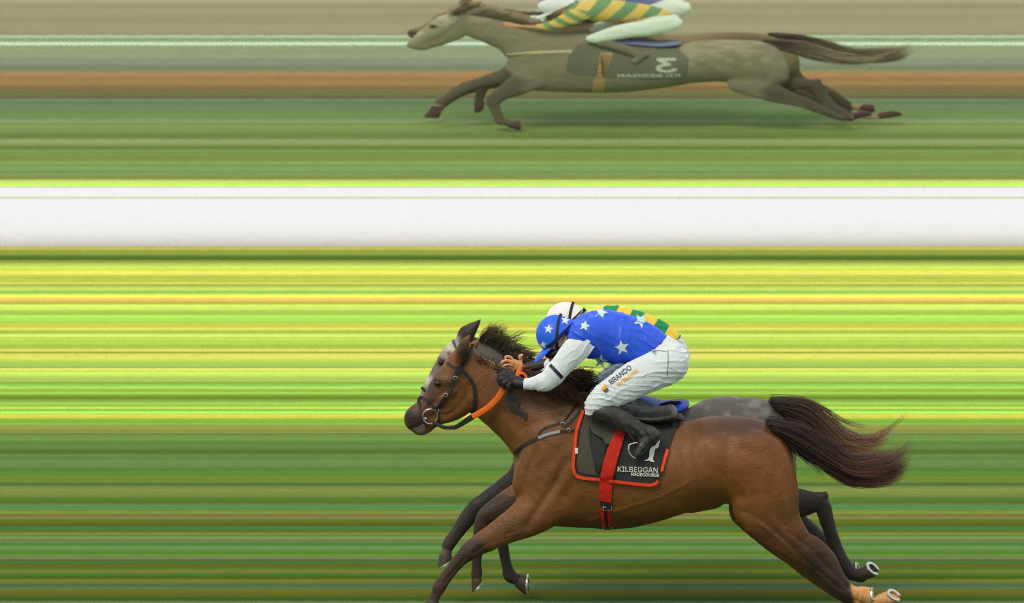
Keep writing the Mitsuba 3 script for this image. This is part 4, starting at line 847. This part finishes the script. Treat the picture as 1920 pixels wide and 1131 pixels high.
NAVY = mat('navy_band', C(30, 34, 58), 0.5, 0.4)
blue = dict(
    torso=[(1094, 632, 38, .15), (1118, 629, 46, .175), (1145, 632, 50, .175), (1190, 640, 43, .155), (1226, 655, 36, .14)],
    shoulder_n=[(1110, 628, 36, .085, -.12), (1094, 632, 28, .066, -.19)], shoulder_f=[(1110, 622, 30, .08, .12), (1092, 624, 25, .06, .185)],
    hip=[(1226, 662, 32, .15), (1246, 668, 36, .165), (1257, 676, 36, .165)],
    thigh_n=[(1254, 684, 37, .10, -.09), (1225, 697, 36, .09, -.14), (1194, 710, 35, .082, -.19), (1163, 728, 31.5, .075, -.23), (1131, 746.5, 25.5, .066, -.26), (1112, 762, 17, .055, -.275), (1106, 771, 10, .04, -.275)],
    thigh_f=[(1254, 676, 35, .10, .09), (1222, 690, 33, .09, .14), (1185, 700, 30, .08, .19), (1150, 716, 25, .07, .23), (1126, 730, 20, .06, .25)],
    boot_n=[(1122, 772, 16, .055, -.275), (1140, 776, 20, .056, -.28), (1160, 785, 20, .054, -.285), (1185, 800, 16.5, .048, -.29), (1202, 809, 16, .045, -.29)],
    foot_n=[(1218, 812, 15, .045, -.295), (1228, 815, 10, .036, -.3), (1216, 822, 13, .042, -.3), (1202, 840, 10.5, .044, -.31), (1194, 852, 7.5, .042, -.315)],
    boot_f=[(1132, 742, 16, .055, .26), (1165, 756, 17, .054, .27), (1200, 785, 14, .048, .28)], foot_f=[(1210, 796, 13, .045, .28), (1192, 832, 8, .04, .3)],
    upper_n=[(1094, 645, 22, .062, -.19), (1079, 657, 24.5, .068, -.21), (1060, 678, 21.5, .06, -.235), (1040, 701, 18.5, .055, -.25)],
    fore_n=[(1040, 701, 18.5, .055, -.25), (1022, 716, 18, .055, -.25), (1004, 719, 13, .045, -.23), (984, 720, 9.5, .036, -.2), (974, 719, 7.5, .03, -.18)],
    upper_f=[(1092, 624, 25, .07, .19), (1074, 652, 22, .06, .21), (1044, 690, 16, .05, .2)],
    fore_f=[(1044, 690, 16, .05, .2), (1016, 708, 13, .045, .12), (990, 716, 8, .034, .02), (978, 716, 7, .03, -.02)],
    hands=[[([(974, 718, -.18), (962, 715, -.18), (950, 711, -.18, .85)], 11, 'palm'), ([(950, 706, -.19), (940, 704, -.20), (936, 712, -.19), (942, 717, -.17)], 4.2, 'f'), ([(949, 710, -.20), (940, 711, -.215), (939, 719, -.20), (945, 722, -.18)], 4.2, 'f'), ([(952, 714, -.205), (945, 718, -.22), (946, 725, -.2), (951, 726, -.18)], 4.1, 'f'), ([(957, 718, -.205), (953, 724, -.215), (956, 730, -.2), (960, 729, -.18)], 3.6, 'f'), ([(964, 708, -.17), (954, 702, -.165), (944, 700, -.17)], 4.4, 'f')],
           [([(978, 716, -.02), (966, 713, -.03), (956, 711, -.04)], 9, 'palm'), ([(956, 706, -.04), (946, 706, -.05), (946, 713, -.07)], 3.8, 'f'), ([(955, 710, -.05), (947, 711, -.07), (949, 717, -.08)], 3.8, 'f'), ([(957, 714, -.06), (951, 717, -.08), (954, 721, -.08)], 3.6, 'f'), ([(960, 717, -.06), (957, 722, -.07), (960, 724, -.07)], 3.2, 'f'), ([(966, 708, -.05), (958, 702, -.07), (950, 702, -.08)], 3.8, 'f')]],
    waist=((1212, 659), (.62, .79)), knee=[((1108, 772), (-.5, .85)), ((1126, 742), (-.5, .85))], fold_ang=6, ankle=[(1200, 808), (1200, 790)],
    cuff=[((980, 721), (-1, -.05)), ((984, 716), (-1, -.05))], vest_m=SILK, sleeve_m=WHITEC)
rp, vest, br = make_rider('person', 'person in blue silks with pale stars and white breeches crouched over the nearer horse', 0.0, (0, 0), blue)
make_helmet(rp, 1045, 630, 0.0, SHELL, NAVY, [(1028.5, 617, 9.5, 8), (1060, 600.5, 9.5, 12), (1018, 647, 8, -5)], [(1052, 588), (1046, 610), (1044, 632), (1044, 655)])
vs = Skin([vest])
for s in ((1127, 586, 14, 20), (1202, 601, 15, 30), (1166, 652, 15, -12), (1126, 678, 14, 8), (1096, 611, 11, 15)):
    V, F = decal(star(*s), vs, .001, .0025, 2.5); put(vest + '__star', V, F, STARC)
hb = Skin([rp + '__sleeve'])
V, F = decal(sg.LineString([(1031, 684), (1055, 709)]).buffer(3.1, cap_style='flat'), hb, .003, .006, 3); put(rp + '__arm_band', V, F, NAVY, smooth=40)
# glove on the near hand, cast from the hand chains
f = Field.around([c for c, _ in hand_chains(lambda s: s, 0.0, blue['hands'][0])], .004)
for c, k in hand_chains(lambda s: s, 0.0, blue['hands'][0]): f.add(c, k, cap=k < .009, inflate=.0035)
f.add(chain([(984, 720, 9.5, .036, -.2), (970, 718, 9.5, .036, -.18)], 0), .01); V, F = f.mesh(); put(rp + '__glove', V, F, STRAPM, smooth=True)
f = Field.around([c for c, _ in hand_chains(lambda s: s, 0.0, blue['hands'][1])], .004)
for c, k in hand_chains(lambda s: s, 0.0, blue['hands'][1]): f.add(c, k, cap=k < .009, inflate=.0035)
V, F = f.mesh(); put(rp + '__glove', V, F, STRAPM, smooth=True)
f = Field.around([chain([(1036, 660, 14, .075), (1056, 650, 12, .085)])], .005); f.add(chain([(1030, 664, 9, .055), (1040, 659, 11, .072), (1052, 650, 9, .08)]), .01); V, F = f.mesh(); put(rp + '__goggles', V, F, GOGG, smooth=True)
bs = Skin([br])
V, F = decal(text_poly('BRANDO', 1145, 722, 9.0, -37.5, .98, True), bs, .002, .003, 1.8); put(br + '__lettering', V, F, PRGREY)
dash = shapely.union_all([sg.box(i * 4.4, -6.2, i * 4.4 + 3.1, -.4) for i in range(11)]); c, s = math.cos(math.radians(-37)), math.sin(math.radians(-37))
V, F = decal(shapely.affinity.affine_transform(dash, [c, -s, s, c, 1159.5, 725]), bs, .002, .003, 1.8); put(br + '__lettering', V, F, PRYEL)
V, F = decal(sg.Polygon([(1127, 727), (1136, 720), (1138, 726), (1131, 733)]), bs, .002, .003, 2); put(br + '__badge', V, F, mat('print_amber', C(240, 176, 56), .7, .2))
V, F = decal(sg.Polygon([(1131, 733.5), (1138, 726.5), (1142, 731), (1138, 736), (1134, 736.5)]), bs, .002, .003, 2); put(br + '__badge', V, F, PRGREY)
for pts, w in (([(1252, 655), (1253, 672), (1252, 690), (1251, 706)], 1.6), ([(1216, 660), (1232, 657), (1250, 660)], 1.3), ([(1256, 690), (1266, 695), (1273, 697)], 1.3)):
    V, F = decal(strap(pts, w), bs, .001, .0025, 2); put(br + '__seam', V, F, mat('seam_grey', C(150, 168, 170), .8, .2) if 'mat_seam_grey' not in scene else 'mat_seam_grey')
# stirrup iron beside the near foot
c0 = [P(1196, 830, -.34), P(1186, 832, -.345), P(1179, 836, -.35), P(1178.5, 845, -.355), P(1183, 854, -.355), P(1191, 859.5, -.35)]
V, F = tube(np.array(c0), .0055, 40, 8); put(s_ + '__stirrup', V, F, METAL, smooth=50)
lt = [P(1176, 806, -.335), P(1184, 820, -.34), P(1192, 831, -.34)]
V, F = tube(np.array(lt), .006, 16, 6); put(s_ + '__stirrup_leather', V, F, STRAPM, smooth=50)

GREEN, YELL = np.array(C(34, 142, 88)), np.array(C(246, 206, 76))
def hoops(w, ang, ph=0.0):
    def fn(V):
        px, py = unP(V); c, s = math.cos(math.radians(ang)), math.sin(math.radians(ang))
        t = np.sin(2 * np.pi * ((px * c + py * s) / w + ph))
        k = np.clip(t * 6 + .5, 0, 1)[:, None]
        return GREEN * (1 - k) + YELL * k
    return fn
green = dict(head=(18, -24),
    torso=[(1106, 618, 36, .15), (1130, 618, 42, .175), (1158, 624, 50, .175), (1206, 636, 47, .155), (1240, 652, 42, .14), (1256, 662, 36, .14)],
    shoulder_n=[(1116, 622, 34, .08, -.12), (1096, 630, 25, .06, -.185)], shoulder_f=[(1116, 618, 30, .08, .12), (1096, 622, 25, .06, .185)],
    hip=[(1240, 666, 32, .15), (1254, 670, 34, .165), (1258, 674, 34, .165)],
    thigh_n=[(1256, 678, 34, .10, -.09), (1226, 690, 34, .09, -.14), (1194, 698, 32, .082, -.19), (1168, 712, 28, .075, -.23), (1142, 726, 22, .062, -.25)],
    thigh_f=[(1256, 672, 34, .10, .09), (1222, 684, 33, .09, .14), (1186, 690, 30, .08, .19), (1150, 706, 24, .07, .23), (1132, 716, 20, .06, .25)],
    boot_n=[(1148, 742, 17, .055, -.25), (1180, 758, 18, .055, -.265), (1212, 774, 18, .052, -.275), (1240, 781, 14.5, .048, -.28)], foot_n=[(1256, 783, 13, .045, -.28), (1272, 785, 10, .042, -.28), (1281, 789, 5, .035, -.28)],
    boot_f=[(1148, 736, 17, .055, .25), (1180, 756, 16, .055, .265), (1205, 778, 14, .048, .275)], foot_f=[(1218, 782, 13, .045, .28), (1204, 812, 8, .04, .29)],
    upper_n=[(1096, 630, 26, .07, -.19), (1076, 654, 22, .06, -.2), (1054, 672, 15, .05, -.19)],
    fore_n=[(1054, 672, 15, .05, -.19), (1034, 680, 11, .042, -.17), (1010, 686, 11, .04, -.15), (984, 690, 9, .034, -.14), (975, 691, 8, .03, -.14)],
    upper_f=[(1096, 622, 26, .07, .19), (1074, 646, 22, .06, .21), (1048, 668, 15, .05, .2)],
    fore_f=[(1048, 668, 15, .05, .2), (1020, 676, 12, .045, .15), (992, 678, 9, .034, .1), (982, 679, 8, .03, .08)],
    hands=[[([(977, 691, -.14), (970, 687, -.15), (964, 684, -.155)], 10.5, 'palm'), ([(963, 679, -.165), (957, 670, -.17), (950, 668.5, -.175), (947, 671, -.175, .8)], 2.8, 'f'), ([(961, 682, -.175), (950, 676, -.185), (942, 678.5, -.19), (940, 682, -.19, .8)], 2.8, 'f'), ([(960, 687, -.18), (950, 684.5, -.2), (943.5, 688, -.205)], 2.6, 'f'), ([(964, 692, -.165), (953, 696.5, -.175), (944, 694.5, -.18), (938, 696, -.18, .75)], 2.5, 'f'), ([(972, 683, -.14), (977, 676, -.14), (975, 669, -.15), (979, 666, -.15, .8)], 3.4, 'f')],
           [([(982, 679, .08), (974, 678, .07), (968, 678, .06)], 9, 'palm'), ([(966, 674, .06), (957, 673, .05), (955, 680, .04)], 3.6, 'f'), ([(965, 677, .05), (957, 678, .04), (957, 684, .03)], 3.6, 'f'), ([(966, 681, .04), (960, 684, .03), (962, 688, .02)], 3.4, 'f'), ([(968, 684, .04), (964, 688, .03), (967, 690, .02)], 3.1, 'f'), ([(975, 674, .06), (969, 668, .05), (962, 667, .04)], 3.6, 'f')]],
    waist=((1254, 636), (.22, .97)), knee=[((1138, 735), (-.5, .85)), ((1136, 728), (-.5, .85))], fold_ang=6, ankle=[(1240, 780), (1210, 786)],
    cuff=[((1041, 680), (-1, .35)), ((1020, 676), (-1, .1))], vest_m=CLOTHV, sleeve_m=CLOTHV, vest_c=hoops(50, 28, .1), sleeve_c=hoops(30, -40, .3))
gp, gvest, gbr = make_rider('person', 'person in green and yellow hooped silks and white cap riding the grey behind', 0.75, (0, 0), green)
make_helmet(gp, 1063, 606, 0.75, CAPW, STRAPM, [], [(1075, 566), (1071, 580), (1068, 596), (1066, 612), (1064, 630)])
f = Field.around([chain([(1038, 680, 12, .045, -.18), (1026, 683, 12, .045, -.17)], .75)], .005); f.add(chain([(1042, 679, 12, .045, -.18), (1027, 684, 11, .044, -.17)], .75), .01); V, F = f.mesh(); put(gp + '__cuff', V, F, WHITEC, smooth=True)
f = Field.around([chain([(1026, 683, 12, .045, -.17), (984, 690, 10, .038, -.14)], .75)], .005); f.add(chain([(1026, 683, 11, .042, -.165), (1008, 686, 12, .043, -.15), (984, 690, 10, .037, -.14)], .75), .01); V, F = f.mesh(); put(gp + '__wrist_guard', V, F, STRAPM, smooth=True)
f = Field.around([chain([(1053, 638, 12, .08), (1074, 624, 12, .09)], .75)], .005); f.add(chain([(1046, 642, 9, .055), (1056, 637, 11, .072), (1068, 628, 9, .08)], .75), .01); V, F = f.mesh(); put(gp + '__goggles', V, F, GOGG, smooth=True)

# ------------------------------------------------------------------ mirror image built as solid horses and riders, haze mixed into their colours: long and low in build
A_, B_, AX, BX = .44, -252.0, 1.005, -20.0
r0 = unP(np.array([[0, .75, 0.0]]))[1][0]
YF = float(row_y(A_ * r0 + B_))
SN, SF = scale_at(.75), scale_at(YF)
def to_far(V, ox=0.0):
    V = np.asarray(V)
    return np.stack([V[:, 0] * SN * AX / SF + (960 * AX + BX + ox - 960) / SF, YF - (V[:, 1] - .75) * .4, V[:, 2] * A_ * SN / SF], 1)
HAZE = np.array(C(156, 156, 124))  # haze tone blended into the vertex colours of the far copies
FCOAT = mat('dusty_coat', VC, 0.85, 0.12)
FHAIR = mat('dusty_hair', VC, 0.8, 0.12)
hazed_mat = lambda n, r, g, b: mat('faded_' + n, C(r, g, b), 0.85, 0.12)  # paler copy of a near material, haze put into its colour
FM = {'mat_coat': FCOAT, 'mat_hair': FHAIR, 'mat_cloth_dyed': FCOAT, WHITEC: hazed_mat('white', 206, 226, 206), CAPW: hazed_mat('cap', 214, 222, 222), SILK: hazed_mat('blue', 118, 128, 176), SHELL: hazed_mat('blue_cap', 118, 128, 186), STARC: hazed_mat('star', 190, 200, 196),
      LEATH: hazed_mat('leather', 116, 116, 96), STRAPM: hazed_mat('strap', 128, 126, 108), CLOTHB: hazed_mat('cloth', 106, 110, 92), CLOTHG: hazed_mat('pad', 134, 136, 112), BLUEL: hazed_mat('saddle_blue', 116, 128, 158), ORANGE: hazed_mat('girth', 166, 146, 106), PRINT: hazed_mat('print', 176, 192, 172),
      SKINM: hazed_mat('skin', 190, 152, 114), HOOFD: hazed_mat('hoof', 86, 74, 70), HOOFL: hazed_mat('hoof_pale', 96, 80, 72), SHOE: hazed_mat('shoe', 116, 106, 96), EYEM: hazed_mat('eye', 70, 66, 56), GOGG: hazed_mat('lens', 104, 98, 82), REFL: hazed_mat('breast', 184, 184, 142), NAVY: hazed_mat('navy', 104, 106, 128), BROW: hazed_mat('brow', 110, 116, 112), METAL: hazed_mat('metal', 150, 150, 136)}
FDEF = hazed_mat('other', 140, 138, 112)
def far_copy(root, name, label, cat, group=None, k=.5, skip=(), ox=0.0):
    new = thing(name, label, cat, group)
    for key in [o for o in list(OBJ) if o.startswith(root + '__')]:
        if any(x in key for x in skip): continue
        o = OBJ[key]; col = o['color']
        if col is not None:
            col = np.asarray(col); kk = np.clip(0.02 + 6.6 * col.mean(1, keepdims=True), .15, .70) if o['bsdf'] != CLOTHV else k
            col = col * (1 - kk) + HAZE * kk
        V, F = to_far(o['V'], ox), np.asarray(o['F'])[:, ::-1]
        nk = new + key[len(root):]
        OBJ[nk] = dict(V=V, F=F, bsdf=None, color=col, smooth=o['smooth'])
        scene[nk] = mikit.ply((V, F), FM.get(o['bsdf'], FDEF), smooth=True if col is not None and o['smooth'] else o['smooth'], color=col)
    return new
far_copy(grey_key, 'racehorse', 'mirror image of the grey racehorse with haze painted in, stretched out at the gallop on the far turf beyond the white board', 'horse', 'far horses', .42)
far_copy(gp, 'person', 'mirror image of the person in green and yellow hoops with haze painted in, riding the far grey at the top edge', 'person', None, .45)
far_copy(c2, 'saddle_cloth', 'haze-tinted dark saddle cloth with pale number on the far grey', 'saddle cloth')
far_copy(s2, 'saddle', 'haze-tinted blue saddle on the far grey', 'saddle')
far_copy(g2, 'girth', 'haze-tinted orange girth strap around the far grey', 'girth')
far_copy(b2, 'bridle', 'haze-tinted bridle and pale breast strap on the far grey', 'bridle')
far_copy(bay_key, 'racehorse', 'mirror image of the bay racehorse with haze painted in, almost hidden behind the far grey', 'horse', 'far horses', .5, (), 20)
far_copy(rp, 'person', 'mirror image of the person in blue silks with haze painted in, almost hidden behind the far rider in hoops', 'person', None, .5, (), 20)
